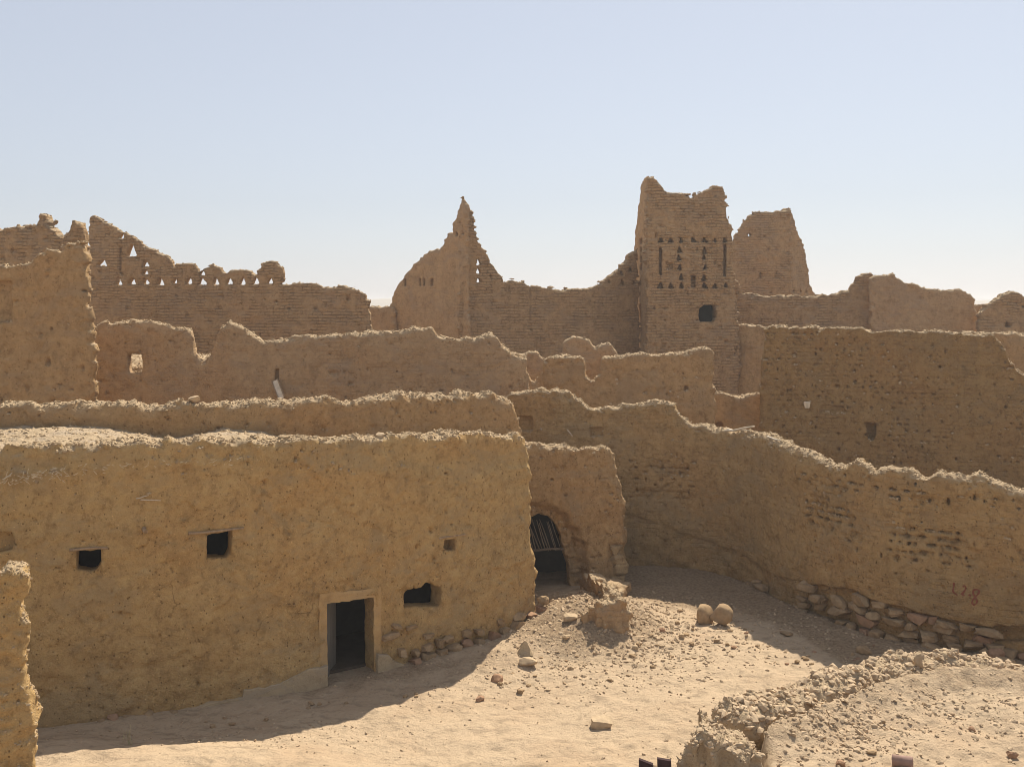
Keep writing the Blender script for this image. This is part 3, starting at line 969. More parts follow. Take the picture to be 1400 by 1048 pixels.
# black inner shell added so the house openings read dark
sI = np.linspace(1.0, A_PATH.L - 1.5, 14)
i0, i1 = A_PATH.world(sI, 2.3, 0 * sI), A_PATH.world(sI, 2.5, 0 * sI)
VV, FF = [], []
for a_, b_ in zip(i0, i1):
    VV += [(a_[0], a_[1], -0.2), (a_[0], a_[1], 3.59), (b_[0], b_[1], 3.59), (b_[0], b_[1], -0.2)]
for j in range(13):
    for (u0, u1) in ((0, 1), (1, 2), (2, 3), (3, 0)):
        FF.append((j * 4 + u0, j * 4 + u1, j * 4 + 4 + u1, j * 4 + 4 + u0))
pyd('shade_wall', VV, FF, M['shade_black'], house)
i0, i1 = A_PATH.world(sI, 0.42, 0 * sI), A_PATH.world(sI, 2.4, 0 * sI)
for nm, z_ in (('shade_ceiling', 3.45), ('floor', 0.045)):
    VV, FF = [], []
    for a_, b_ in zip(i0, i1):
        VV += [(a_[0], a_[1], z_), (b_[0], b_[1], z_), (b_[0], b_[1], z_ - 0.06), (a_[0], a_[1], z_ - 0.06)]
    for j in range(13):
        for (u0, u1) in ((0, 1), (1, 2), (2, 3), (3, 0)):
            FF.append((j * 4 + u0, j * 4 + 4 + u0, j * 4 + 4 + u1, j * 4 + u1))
    pyd(nm, VV, FF, M['shade_black' if nm == 'shade_ceiling' else 'shade_floor'], house)

# smooth plaster surround of the door, lintel, footing plaster
fr = plate('door_surround', A_PATH, [(436, 930), (437, 812), (470, 808), (521, 803), (523, 930), (513.3, 930), (512.7, 813), (445, 822), (445.7, 930)], -0.006, 0.1, M['jamb'], house, 1, 0.010)
lint = plate('lintel', A_PATH, [(445, 823.5), (512.8, 814.5), (512.8, 811), (445, 818)], 0.02, 0.45, M['wood'], fr)
plate('plaster_patch', A_PATH, [(268, 978), (272, 962), (330, 950), (332, 940), (352, 937), (360, 938), (405, 920), (420, 912), (446, 909), (446, 962), (360, 990)], -0.12, 0.1, M['plaster'], house, 2, 0.012)['label'] = 'grey plaster left along the wall foot beside the doorway'
plate('plaster_patch', A_PATH, [(513.5, 962), (513.5, 892), (528, 894), (537, 902), (549, 906), (553, 925), (552, 960)], -0.12, 0.1, M['plaster'], house, 3, 0.012)['label'] = 'grey plaster right of the doorway'
# grey door leaf standing half open inside
sL, zB = A_PATH.sz(447.5, 946)
_, zT = A_PATH.sz(447.5, 826)
dl = []
for z_ in (zB, zT - 0.02):
    for (a_, n_) in ((sL, 0.16), (sL + 0.50, 0.78), (sL + 0.47, 0.81), (sL - 0.03, 0.19)):
        dl.append(A_PATH.world(np.array([a_]), np.array([n_]), np.array([z_]))[0])
leaf = pyd('door_leaf', dl, [(0, 3, 2, 1), (4, 5, 6, 7), (0, 1, 5, 4), (1, 2, 6, 5), (2, 3, 7, 6), (3, 0, 4, 7)], M['grey_wood'], house)
leaf['label'] = 'grey door leaf standing half open inside the doorway'
# window lintel sticks, roof beam end, straw
rng = np.random.default_rng(5)
for (a, b, c, d) in ((96, 751.5, 146, 748), (258, 729.5, 333, 721), (600, 735, 636, 730)):
    p, q_ = on_wall(A_PATH, a, b, 0.0), on_wall(A_PATH, c, d, 0.0)
    V, Fc = bar_np(p, q_, 0.028, 7, 0.022, rng)
    pyd('window_lintel', V, Fc, M['wood'], house, True)
p = on_wall(A_PATH, 198, 720, 0.1); q_ = on_wall(A_PATH, 199, 722, -0.16)
V, Fc = bar_np(p, q_, 0.045, 9, 0.038, rng)
pyd('roof_beam_end', V, Fc, M['wood'], house, True)
for (a, b, c, d) in ((186, 681, 203, 676), (192, 682, 220, 683), (5, 655, 18, 645)):
    V, Fc = bar_np(on_wall(A_PATH, a, b, -0.05), on_wall(A_PATH, c, d, -0.07), 0.014, 5, 0.008, rng)
    pyd('stick', V, Fc, M['pale_wood'], house, True)
VV, FF = [], []
for _ in range(130):
    a = rng.choice([rng.uniform(0, 95), rng.uniform(80, 330)], p=[0.6, 0.4])
    b = np.interp(a, [0, 90, 200, 330], [658, 644, 633, 630]) + rng.normal(0, 3.5)
    p = on_wall(A_PATH, a, b, -0.055); t = rng.normal(0, 0.6)
    L = rng.uniform(0.03, 0.11)
    v, f = bar_np(p, p + np.array((L * math.cos(t) * 0.9, L * math.cos(t) * 0.3 - 0.02, L * math.sin(t))), 0.006, 4, 0.004)
    FF += [tuple(np.array(x) + len(VV)) for x in f]; VV += list(v)
tag(pyd('straw', VV, FF, M['straw'], house), kind='stuff')

def stone_on(path, px, py, wpx, hpx, n, name, parent, rng, mat, depth=0.13, sub=ICO2, tilt=0.12, boxy=0.6, round_=False):
    p = on_wall(path, px, py, n)
    sc = p[1] / F_PX
    if round_ or rng.random() < 0.35:
        v, fc = rock_shape(rng, sub, (wpx * sc / 2, depth, hpx * sc / 2), boxy=boxy, cuts=5, lump=0.1), sub[1]
    else:
        v, fc = slab_shape(rng, (wpx * sc / 2, depth, hpx * sc / 2)), CUBE[1]
    a, _ = path.sz(px, py)
    tx, ty = np.interp(a, path.s, path.ny), -np.interp(a, path.s, path.nx)
    ang = math.atan2(ty, tx) + rng.normal(0, tilt); cb, sb = math.cos(rng.normal(0, tilt)), math.sin(rng.normal(0, tilt))
    v = np.stack([v[:, 0] * cb - v[:, 2] * sb, v[:, 1], v[:, 0] * sb + v[:, 2] * cb], 1)
    R = np.array([[math.cos(ang), -math.sin(ang), 0], [math.sin(ang), math.cos(ang), 0], [0, 0, 1]])
    return pyd(name, v @ R.T + p, fc.tolist(), mat, parent, False)

rng = np.random.default_rng(8)
x = 540.0
while x < 742:                                        # foundation stones right of the door
    w = rng.uniform(14, 27)
    q_ = on_wall(A_PATH, x + w / 2, 880, -0.12)
    zg, sc = float(gz(q_[0], q_[1])), q_[1] / F_PX
    py = lambda z_: HZ + (HC - z_) / sc
    hp = rng.uniform(11, 18)
    if x > 552:
        stone_on(A_PATH, x + w / 2, py(zg + 0.05), w, hp, -0.12, 'stone', house, rng, M['red_stone' if rng.random() < .4 else 'stone'], 0.15)
    if rng.random() < (0.85 if x < 640 else 0.45):
        stone_on(A_PATH, x + w / 2 + rng.normal(0, 4), py(zg + 0.05) - hp * 0.9, w * 0.8, rng.uniform(9, 13), -0.06, 'stone', house, rng, M['stone'], 0.13)
    x += w * 0.92
for (a, b, w, h) in ((535, 868, 30, 9), (562, 856, 22, 7), (585, 868, 20, 7), (540, 855, 18, 6)):
    stone_on(A_PATH, a, b, w, h, -0.03, 'stone', house, rng, M['stone'], 0.09)
x = 128.0
while x < 262:
    w = rng.uniform(8, 20)
    stone_on(A_PATH, x + w / 2, np.interp(x, [128, 262], [986, 968]) + rng.normal(0, 2), w, rng.uniform(6, 12), -0.06, 'stone', house, rng, M['red_stone' if rng.random() < .4 else 'stone'])
    x += w * rng.uniform(0.9, 1.6)

# wall behind the roof
wallB = make_wall('mud_wall', B_PATH, 0.55, [(-120, 559), (-60, 556), (0, 553), (50, 551), (88, 547), (130, 552), (200, 555), (250, 553), (330, 548), (400, 546), (470, 543), (540, 540),
                  (620, 538), (680, 537), (700, 541), (708, 552), (713, 575), (716, 600), (718, 700)], vox=0.06, zvis=4.2, r=0.25,
                  relief=relief_pitted(160, z=(4, 9)), mat=M['wall'])
tag(wallB, 'long low mud wall with crumbling crest rising directly behind the flat roof', 'wall')
crumbs(wallB, 260, (0.015, 0.055), zmin=4.0)

# ---------------------------------------------------------------- gateway wing
W_PATH = Path([(0.1, 25.6), (1.4, 26.0), (3.05, 26.35)], 1, 0.5)
gate = thing('arched_gateway', (1.6, 26.2, 0.0))
tag(gate, 'narrow mud gateway wall with shadowed arched doorway at the end of house', 'gateway')
arch = [(700, 880), (700, 722), (722, 710), (742, 705), (755, 709), (764, 719), (771, 736), (774, 752), (781, 775), (783, 800), (790, 826), (794, 880)]
def relief_gate(rng, S1, Z1, S, Z, path, d2):
    P = stamp_pits(rng, S1, Z1, 140, (0.014, 0.035), (0.05, 0.11), joints=(0.3, 0.15), asp=2.0)
    inn = poly_sdf(S, Z, path.poly([(690, 900), (690, 686), (748, 688), (776, 700), (800, 738), (813, 795), (824, 900)]))
    lo = sstep(inn + 0.05 * noise2(S1, Z1, 0.2, 82), -0.03, 0.22)
    P += 0.26 * lo + 0.05 * lo * (cellnoise(S, Z, 0.22, 0.14, 83) + noise2(S1, Z1, 0.12, 81))
    # brick quoin zone on the right end
    q = poly_sdf(S, Z, path.poly(rect(832, 742, 875, 806)))
    P += 0.06 * sstep(q, -0.03, 0.03)
    return P
wing = make_wall('gate_wall', W_PATH, 0.5, [(690, 600), (728, 606), (760, 608), (800, 614), (835, 616), (841, 624), (846, 650), (852, 672), (858, 692), (857, 720), (856, 760), (857, 800), (858, 880)],
                 vox=0.032, r=0.16, relief=relief_gate, mat=M['wall'], parent=gate, holes=[(arch, None)], rag=0.55)
crumbs(wing, 420, (0.012, 0.045), zmin=1.6, parent=gate, up=0.45)
rng = np.random.default_rng(12)
for (yc, w, dx) in ((752, 22, -1.5), (764.5, 25, -0.5), (777, 27, 0.5), (791, 25, 0)):
    stone_on(W_PATH, 846 + dx, yc, w, 14.5, 0.12, 'brick', gate, rng, M['brick_unit'], 0.20, ICO3, 0.03, 0.85, True)
    stone_on(W_PATH, 828 + dx * 0.5, yc + 1, 13, 13, 0.2, 'brick', gate, rng, M['brick_unit'], 0.16, ICO2, 0.05, 0.85, True)
# stick grille in the head of the arch
gr = pyd('arch_grille', *bar_np(on_wall(W_PATH, 720, 756, 0.24), on_wall(W_PATH, 774, 753, 0.24), 0.03, 7, 0.03, rng), M['old_stick'], gate, True)
for k_ in range(10):
    xb = 731 + k_ * 4.0 + rng.normal(0, 0.9)
    V, Fc = bar_np(on_wall(W_PATH, xb + 2, 755, 0.22), on_wall(W_PATH, xb - 13 + k_ * 0.4 + rng.normal(0, 2.5), 714 + rng.normal(0, 4), 0.3), rng.uniform(0.010, 0.020), 5, 0.010, rng)
    me_o = pyd('stick', V, Fc, M['old_stick'], gate, True)
    me_o.parent = gr
# covered passage behind the arch, painted black to stand for its shade
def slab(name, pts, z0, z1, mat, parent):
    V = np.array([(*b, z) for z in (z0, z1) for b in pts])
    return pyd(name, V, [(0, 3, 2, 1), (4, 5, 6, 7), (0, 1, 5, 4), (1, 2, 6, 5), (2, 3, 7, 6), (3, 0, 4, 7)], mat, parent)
slab('passage_shade_roof', [(0.2, 26.0), (2.55, 26.6), (2.5, 28.3), (0.2, 28.3)], 2.75, 3.0, M['shade_black'], gate)
slab('passage_shade_wall', [(2.28, 26.65), (2.6, 26.7), (2.6, 28.3), (2.28, 28.3)], -0.2, 2.74, M['shade_black'], gate)
slab('passage_shade_wall', [(0.05, 26.7), (0.38, 26.7), (0.38, 28.3), (0.05, 28.3)], -0.2, 2.74, M['shade_black'], gate)

slab('passage_shade_wall', [(0.40, 28.0), (2.28, 28.0), (2.28, 28.3), (0.40, 28.3)], -0.2, 2.74, M['shade_black'], gate)  # back wall added to close the passage off dark

# broken stub of wall below the gateway
S_PATH = Path([(1.42, 22.1), (2.0, 21.85), (2.58, 21.95)], 1, 0.3)
def relief_stub(rng, S1, Z1, S, Z, path, d2):
    return 0.09 * noise2(S1, Z1, (0.16, 0.6), 91) + 0.05 * noise2(S1, Z1, (0.09, 0.35), 92) + 0.10 * sstep(Z, 0.25, -0.1)
stub = make_wall('wall_stub', S_PATH, 3.9, [(787, 868), (792, 846), (806, 838), (825, 830), (842, 824), (856, 822), (861, 850), (862, 900)], vox=0.04, r=0.12,
                 relief=relief_stub, mat=M['smooth'], nslope=-0.09, rag=1.2, crest=1.6)
tag(stub, 'eroded knee-high stump of mud wall below the arched gateway', 'wall stub')
crumbs(stub, 240, (0.015, 0.06), zmin=0.2, up=0.5)

# ---------------------------------------------------------------- court wall on the right
R_PATH = Path([(-1.5, 29.2), (1, 28.8), (3.4, 28.45), (5.7, 28.1), (6.5, 26.6), (7.1, 24.6), (8.2, 22.5), (9.7, 21.6), (11.0, 20.9), (14.5, 19.0)], 2)
topR = [(690, 545), (702, 539), (740, 537), (775, 540), (790, 546), (800, 553), (815, 558), (850, 554), (885, 551), (910, 551), (922, 556), (926, 570), (935, 579), (965, 585),
        (1000, 590), (1040, 596), (1058, 602), (1075, 612), (1100, 622), (1130, 635), (1150, 638), (1165, 634), (1185, 640), (1215, 638), (1240, 640), (1262, 652), (1285, 645),
        (1320, 651), (1345, 654), (1362, 656), (1385, 668), (1400, 669), (1425, 671), (1450, 676), (1500, 690), (1540, 694)]
courtR = make_wall('mud_wall', R_PATH, 0.5, topR, vox=0.04, r=0.2, relief=relief_court, mat=M['court'], batter=0.015, rag=0.85, crest=0.7,
                   holes=[(rect(806, 585, 824, 597), 0.14), (rect(705, 570, 728, 590), 0.2), (rect(1358, 856, 1420, 880), 0.35)])
tag(courtR, 'tall curving courtyard wall with stone footing and red painted marks', 'wall')
crumbs(courtR, 300, (0.012, 0.05), zmin=2.5)
rng = np.random.default_rng(21)
# footing stones, one by one
rows = 4
for rI in range(rows):
    x = 1086.0 + rng.uniform(-4, 6)
    while x < 1440:
        tl = np.interp(x, [1080, 1100, 1150, 1200, 1280, 1340, 1400, 1500], [812, 803, 808, 828, 848, 862, 873, 888])
        bl = np.interp(x, [1085, 1200, 1310, 1400, 1500], [836, 880, 893, 912, 930])
        hh = (bl - tl) / rows
        w = rng.uniform(12, 40)
        yc = tl + (rI + 0.5) * hh + rng.normal(0, 1.2)
        if not (1355 < x < 1400 and rI < 2) and rng.random() > 0.13:
            stone_on(R_PATH, x + w / 2, yc, w * 1.02, hh * rng.uniform(0.85, 1.25), 0.11 + rng.normal(0, 0.05) - 0.02 * rI, 'stone', courtR, rng,
                     M['red_stone' if rng.random() < 0.12 else 'stone'], 0.17, ICO2, 0.14, 0.7)
        x += w * rng.uniform(0.92, 1.05)
for (a, b, w, h) in ((1028, 800, 18, 10), (1042, 803, 22, 9), (1036, 795, 12, 6), (1103, 801, 26, 14), (1118, 818, 20, 12)):
    stone_on(R_PATH, a, b, w, h, 0.0, 'stone', courtR, rng, M['stone'], 0.16)

# hand painted marks: L2-8 in red
Wd, Qd = o_data[courtR.name]
bvh = BVHTree.FromPolygons(Wd.tolist(), Qd.tolist())
strokes = [[(1304.2, 796), (1303.6, 803), (1302.6, 808.5), (1305.5, 810.5), (1309.2, 813)],
           [(1316.2, 801.8), (1318.3, 800.6), (1320.3, 802), (1320, 805), (1318, 808.5), (1315, 811.6)], [(1313.6, 810.6), (1316.5, 812.4), (1318.6, 814)],
           [(1324, 812.8), (1327.4, 814.4)],
           [(1330, 808), (1332, 806), (1337, 806), (1339, 808), (1337.2, 812), (1333.5, 815.8), (1329.4, 820.5), (1328.6, 824.6), (1331.5, 827), (1335, 825), (1335.6, 821), (1333.4, 815.6), (1330.4, 812), (1330, 808)]]
VV, FF = [], []
for st in strokes:
    P = np.array(R_PATH.poly(st))
    L = np.concatenate([[0], np.cumsum(np.linalg.norm(np.diff(P, axis=0), axis=1))])
    t = np.linspace(0, L[-1], max(int(L[-1] / 0.012), 3))
    C = np.stack([np.interp(t, L, P[:, 0]), np.interp(t, L, P[:, 1])], 1)
    C[1:-1] = (C[:-2] + C[1:-1] * 2 + C[2:]) / 4
    g = np.gradient(C, axis=0); g /= np.linalg.norm(g, axis=1, keepdims=True) + 1e-9
    off = np.stack([-g[:, 1], g[:, 0]], 1) * (0.016 + 0.004 * np.sin(t * 40)[:, None])
    b0 = len(VV)
    for m_ in (C + off, C - off):
        for a, z in m_:
            p0 = R_PATH.world(np.array([a]), np.array([-0.5]), np.array([z]))[0]
            dd = R_PATH.world(np.array([a]), np.array([0.5]), np.array([z]))[0] - p0
            hit = bvh.ray_cast(Vector(p0), Vector(dd).normalized(), 1.5)
            h_ = np.array(hit[0]) if hit[0] else p0 + dd * 0.5
            VV.append(h_ - dd / np.linalg.norm(dd) * 0.012)
    n_ = len(C)
    for j in range(n_ - 1):
        FF.append((b0 + j, b0 + j + 1, b0 + n_ + j + 1, b0 + n_ + j))
gph = pyd('painted_marks', VV, FF, M['paint'], courtR)
gph['label'] = 'hand painted red marks reading L2-8'
# small finds on the court wall
rng = np.random.default_rng(22)
V, Fc = bar_np(on_wall(R_PATH, 776, 586, -0.06), on_wall(R_PATH, 783, 596, -0.05), 0.014, 5, 0.01, rng)
pyd('stick', V, Fc, M['pale_wood'], courtR)
for (a, b, c, d, rr) in ((985, 590, 1027, 583, 0.035), (990, 588, 1018, 589, 0.03), (917, 571, 928, 566, 0.03), (1040, 597, 1062, 603, 0.03)):
    V, Fc = bar_np(on_wall(R_PATH, a, b, 0.15), on_wall(R_PATH, c, d, 0.12), rr, 7, rr * 0.6, rng)
    o = pyd('broken_pole', V, Fc, M['pale_wood'], courtR, True)

# ---------------------------------------------------------------- near wall end at the left edge
N_PATH = Path([(-9.2, 12.95), (-6.4, 14.3)], 0, 0.2)
def relief_near(rng, S1, Z1, S, Z, path, d2):
    return 0.03 * noise2(S1, Z1, (0.3, 0.09), 95) + stamp_pits(rng, S1, Z1, 40, (0.012, 0.03), (0.03, 0.07))
nearw = make_wall('mud_wall', N_PATH, 0.45, [(-150, 800), (-20, 800), (2, 806), (5, 786), (14, 778), (27, 779), (34, 790), (36, 812), (30, 826), (36, 850), (34, 870), (40, 905), (37, 925), (42, 950), (40, 990), (45, 1030), (46, 1130)],
                  vox=0.03, r=0.10, relief=relief_near, mat=M['house'], rag=0.45)
tag(nearw, 'broken end of mud wall cut by the left edge, nearest to viewer', 'wall')
crumbs(nearw, 500, (0.01, 0.035), zmin=0.5, up=0.3)

# ---------------------------------------------------------------- foreground rubble crest at lower right
def relief_crest(rng, S1, Z1, S, Z, path, d2):
    return 0.06 * noise2(S1, Z1, 0.5, 96) + 0.05 * noise2(S1, Z1, (0.13, 0.25), 97) - stamp_pits(rng, S1, Z1, 200, (0.04, 0.08), (0.02, 0.06))
crestw = make_wall('rubble_wall', CREST, 0.95, [(1028, 1000), (1040, 978), (1070, 970), (1110, 958), (1150, 945), (1190, 930), (1225, 920), (1262, 914), (1300, 910), (1335, 913), (1380, 925), (1430, 935), (1560, 960)],
                   z0=-0.2, vox=0.042, r=0.38, relief=relief_crest, mat=M['roof'], rag=0.9, crest=1.3)
tag(crestw, 'low collapsed rubble wall crowned with gravelly clods in right foreground', 'rubble wall')
crumbs(crestw, 260, (0.012, 0.095), zmin=0.8, up=0.3, mat='gravel', name='rubble')
MP = Path([(2.28, 14.0), (2.6, 13.75), (3.45, 13.85)], 1, 0.2)
mound = make_wall('rubble_mound', MP, 1.0, [(916, 1060), (922, 1024), (936, 1016), (952, 1008), (968, 1003), (990, 1008), (1015, 1018), (1040, 1030), (1050, 1080)], z0=-0.2, vox=0.035, r=0.16,
                  relief=relief_stub, mat=M['roof'], rag=1.2, crest=1.8)
tag(mound, 'broken mud lump at the bottom edge beside two dark plank ends', 'rubble')
crumbs(mound, 420, (0.015, 0.06), zmin=0.5, up=0.25, mat='gravel', name='rubble')

# ---------------------------------------------------------------- middle ruins
def simple(path, T, top, label, cat='wall', name='mud_wall', mat='wall', vox=0.06, zvis=None, holes=(), dens=160, cs=(0.015, 0.06), **kw):
    o = make_wall(name, path, T, top, vox=vox, zvis=zvis, holes=holes, mat=M[mat], **kw)
    tag(o, label, cat)
    if dens: crumbs(o, dens, cs, zmin=(zvis or 0) + 0.2)
    return o

CL = simple(Path([(-19.5, 27.95), (-11.6, 27.0)], 0), 0.32, [(-210, 384), (-90, 372), (-20, 364), (10, 362), (45, 356), (52, 345), (62, 343), (80, 341), (92, 332), (104, 328), (113, 333), (115, 360), (117, 405), (121, 430), (123, 455), (126, 470), (128, 600)],
            'tall broken mud wall at left edge with sunlit vertical right edge', zvis=3.2, holes=[([(-40, 440), (-40, 385), (15, 384), (16, 440)], 0.22)],
            relief=relief_courses(0.014, 0.15, 160, (3, 10)), r=0.12, rag=0.5, bricky=0.05, mat='wall')
CMp = Path([(-12.6, 29.5), (-9.05, 30.0), (-4, 30.2), (0.9, 30.6)], 1)
CM = simple(CMp, 0.5, [(112, 470), (120, 462), (128, 450), (142, 440), (152, 449), (160, 443), (185, 437), (212, 440), (240, 446), (257, 448), (262, 456), (264, 478), (270, 490), (279, 494), (287, 484), (292, 464),
            (297, 444), (312, 439), (328, 446), (340, 456), (358, 463), (385, 461), (430, 459), (480, 456), (530, 453), (565, 450), (590, 450), (600, 458), (620, 462), (650, 461), (672, 458), (684, 466), (694, 478), (702, 486), (720, 492), (730, 600)],
            'long stepped middle wall with small square window and hanging wooden spout', zvis=3.4, relief=relief_pitted(260, None, (3, 9)), r=0.2, rag=0.6, dens=220, mat='smooth', crest=0.8,
            holes=[(rect(175, 483, 194, 510), None), (rect(376, 503, 381, 522), 0.15), (rect(450, 506, 463, 513), 0.06)])
CR = simple(Path([(0.35, 32.0), (3.5, 31.6), (6.6, 31.8)], 1), 0.5, [(696, 484), (712, 484), (716, 490), (718, 510), (728, 521), (738, 514), (741, 490), (755, 488), (770, 486), (783, 488), (792, 485), (799, 490), (802, 512), (810, 518), (818, 510), (822, 488), (840, 487), (870, 484), (900, 483), (930, 481), (955, 477), (970, 477), (977, 484), (979, 530), (980, 640)],
            'crumbling mud wall with two notches in its crest and rounded right corner', zvis=3.6, relief=relief_pitted(150, None, (3, 9)), r=0.13, rag=0.3, dens=240,
            holes=[([(935, 534), (936, 528), (941, 527), (942, 534)], 0.2)])
simple(Path([(0.4, 34.2), (4.2, 34.0)], 0), 0.35, [(690, 482), (716, 484), (724, 480), (735, 481), (745, 492), (760, 500), (767, 485), (770, 467), (780, 459), (792, 458), (806, 464), (815, 476), (820, 472), (832, 468), (839, 474), (845, 488), (860, 498), (862, 600)],
       'low rounded wall fragments showing behind the notched mud wall', zvis=4.6, r=0.12, rag=0.3, dens=80, mat='smooth')
simple(Path([(6.75, 33.6), (9.2, 33.4)], 0), 0.45, [(970, 534), (985, 535), (1000, 539), (1018, 540), (1035, 537), (1050, 540), (1060, 640)],
       'short low mud wall below the square tower beside pitted wall', zvis=3.2, holes=[(rect(978, 577, 988, 590), 0.25)], r=0.12, rag=0.5)
Fw = simple(Path([(8.2, 32.6), (12.5, 31.4), (20.5, 29.0)], 1), 0.5, [(1036, 640), (1041, 520), (1044, 449), (1050, 444), (1090, 446), (1140, 447), (1180, 449), (1196, 454), (1230, 453), (1290, 455), (1350, 457), (1362, 460), (1372, 472), (1380, 492), (1392, 505), (1402, 512), (1430, 520), (1480, 524), (1540, 530), (1545, 700)],
            'broad pitted mud wall with dark holes and single rounded niche', zvis=2.4, relief=relief_pitted(1100, (0.34, 0.17), (2, 8), (0.017, 0.036), (0.08, 0.18)), r=0.07, rag=0.35, vox=0.052, dens=200, mat='pitted',
            holes=[([(1184, 578), (1198, 579), (1197.5, 596), (1193, 604), (1187, 600)], 0.35), ([(1120, 560), (1128, 553), (1150, 556), (1160, 562), (1140, 566)], 0.08)])
fl = stone_on(Path([(8.2, 32.6), (12.5, 31.4), (20.5, 29.0)], 1), 1103, 553, 12, 9, -0.02, 'pale_flake', Fw, np.random.default_rng(3), M['pale_wood'], 0.05)
simple(Path([(15.0, 34.2), (23.0, 33.5)], 0), 0.5, [(1310, 458), (1330, 453), (1370, 453), (1400, 455), (1440, 456), (1560, 462), (1565, 600)],
       'dark shaded mud wall glimpsed past the broken end of pitted wall', zvis=3.5, r=0.12, rag=0.4)

# sunlit rubble behind the window wall
RP = Path([(-12.9, 30.3), (-9.2, 30.75)], 0, 0.1)
rub = make_wall('rubble_heap', RP, 3.0, [(115, 515), (140, 507), (180, 505), (230, 506), (262, 503), (285, 500), (300, 520)], vox=0.07, zvis=4.5, nslope=0.30, r=0.2, mat=M['roof'], rag=0.6)
tag(rub, 'sunlit rubble slope seen through the small square window', 'rubble')
crumbs(rub, 60, (0.02, 0.07), zmin=4)

# leaning plank and flat stones
pl_p, pl_q = on_wall(CMp, 377, 520, -0.10), on_wall(CMp, 389, 543, -0.42)
dirv = pl_q - pl_p; dirv /= np.linalg.norm(dirv)
wv = np.cross(dirv, (0, -1.0, 0.25)); wv /= np.linalg.norm(wv); uv_ = np.cross(dirv, wv)
VV = [c + wv * a * 0.09 + uv_ * b * 0.02 for c in (pl_p, pl_q) for a, b in ((-1, -1), (1, -1), (1, 1), (-1, 1))]
sp = pyd('wooden_spout', VV, [(0, 1, 2, 3), (7, 6, 5, 4), (0, 4, 5, 1), (1, 5, 6, 2), (2, 6, 7, 3), (3, 7, 4, 0)], M['pale_wood'])
for sg in (-1, 1):
    VV = [c + wv * (sg * 0.09 + a * 0.015) + uv_ * (b * 0.05) for c in (pl_p, pl_q) for a, b in ((-1, -1), (1, -1), (1, 1), (-1, 1))]
    o = pyd('rim', VV, [(0, 1, 2, 3), (7, 6, 5, 4), (0, 4, 5, 1), (1, 5, 6, 2), (2, 6, 7, 3), (3, 7, 4, 0)], M['wood'])
    o.parent = sp
tag(sp, 'bleached wooden rain spout hanging from the long middle wall', 'spout')

# ---------------------------------------------------------------- far citadel walls
simple(Path([(-19.5, 35.5), (-15.2, 34.5)], 0), 0.5, [(-60, 318), (0, 313), (30, 309), (47, 306), (51, 295), (55, 291), (60, 293), (66, 301), (65, 307), (74, 313), (80, 325), (84, 350), (86, 500)],
       'far dark wall at upper left topped by small upright knob', zvis=6.5, r=0.1, rag=0.35, mat='brick', bricky=0.06, relief=relief_courses(0.015), holes=[(tri(50, 307, 5, 5), None)], dens=60)
simple(Path([(-14.6, 32.0), (-13.6, 32.0)], 0, 0.3), 0.5, [(84, 345), (89, 325), (93, 308), (97, 300), (103, 298), (110, 303), (113, 312), (114, 360), (115, 500)],
       'slim rounded stump of wall beside the tall sunlit edge', cat='wall stub', name='wall_stub', zvis=6.5, r=0.16, rag=0.4, mat='brick', bricky=0.06, relief=relief_courses(0.015, n=10), dens=60)

D1P = Path([(-18.3, 41.8), (-11.5, 40.2), (-5.0, 39.6)], 1)
d1_h = [(tri(165, 322, 12, 11), None), (tri(179.5, 342, 20, 19), None), (tri(139, 359, 16, 12), None), (tri(198.6, 360, 13, 11), None), (tri(198, 371, 12, 10), None), (tri(275.6, 373, 11, 11), None)]
for x in (162, 180, 199, 219, 238, 257.6, 275.6, 295, 313, 331, 349.5, 369):
    d1_h.append((tri(x, 384, 14 if x > 185 and x < 210 else 12.5, 12), None))
d1_h.append((rect(162.5, 338, 165, 374), 0.15))
D1 = simple(D1P, 0.30, [(116, 520), (118, 420), (119, 345), (121, 298), (125, 291), (132, 294), (146, 304), (162, 315), (172, 322), (184, 326), (194, 333), (206, 342), (222, 349), (232, 356), (237, 365), (240, 362), (252, 359), (264, 362),
                 (271, 371), (277, 365), (290, 362), (300, 364), (308, 372), (316, 367), (330, 366), (342, 371), (349, 377), (353, 368), (360, 361), (372, 359), (383, 364), (388, 374), (385, 388), (398, 387), (425, 389), (440, 392), (470, 391), (484, 393), (496, 403), (503, 411), (505, 440), (507, 560)],
            'ruined citadel wall at left pierced by rows of small triangular openings', 'wall', 'citadel_wall', 'brick', 0.056, 5.8, d1_h, 120, r=0.07, rag=0.35, bricky=0.06, relief=relief_courses(0.015, 0.13, 160, (5, 12)), rough=0.6, crest=0.5)
simple(Path([(-6.5, 43.8), (-4.6, 43.6)], 0), 0.4, [(490, 420), (505, 418), (520, 420), (540, 418), (545, 600)],
       'low wall filling the gap below the hazy ridge', zvis=6, r=0.1, rag=0.3, mat='smooth', dens=60)

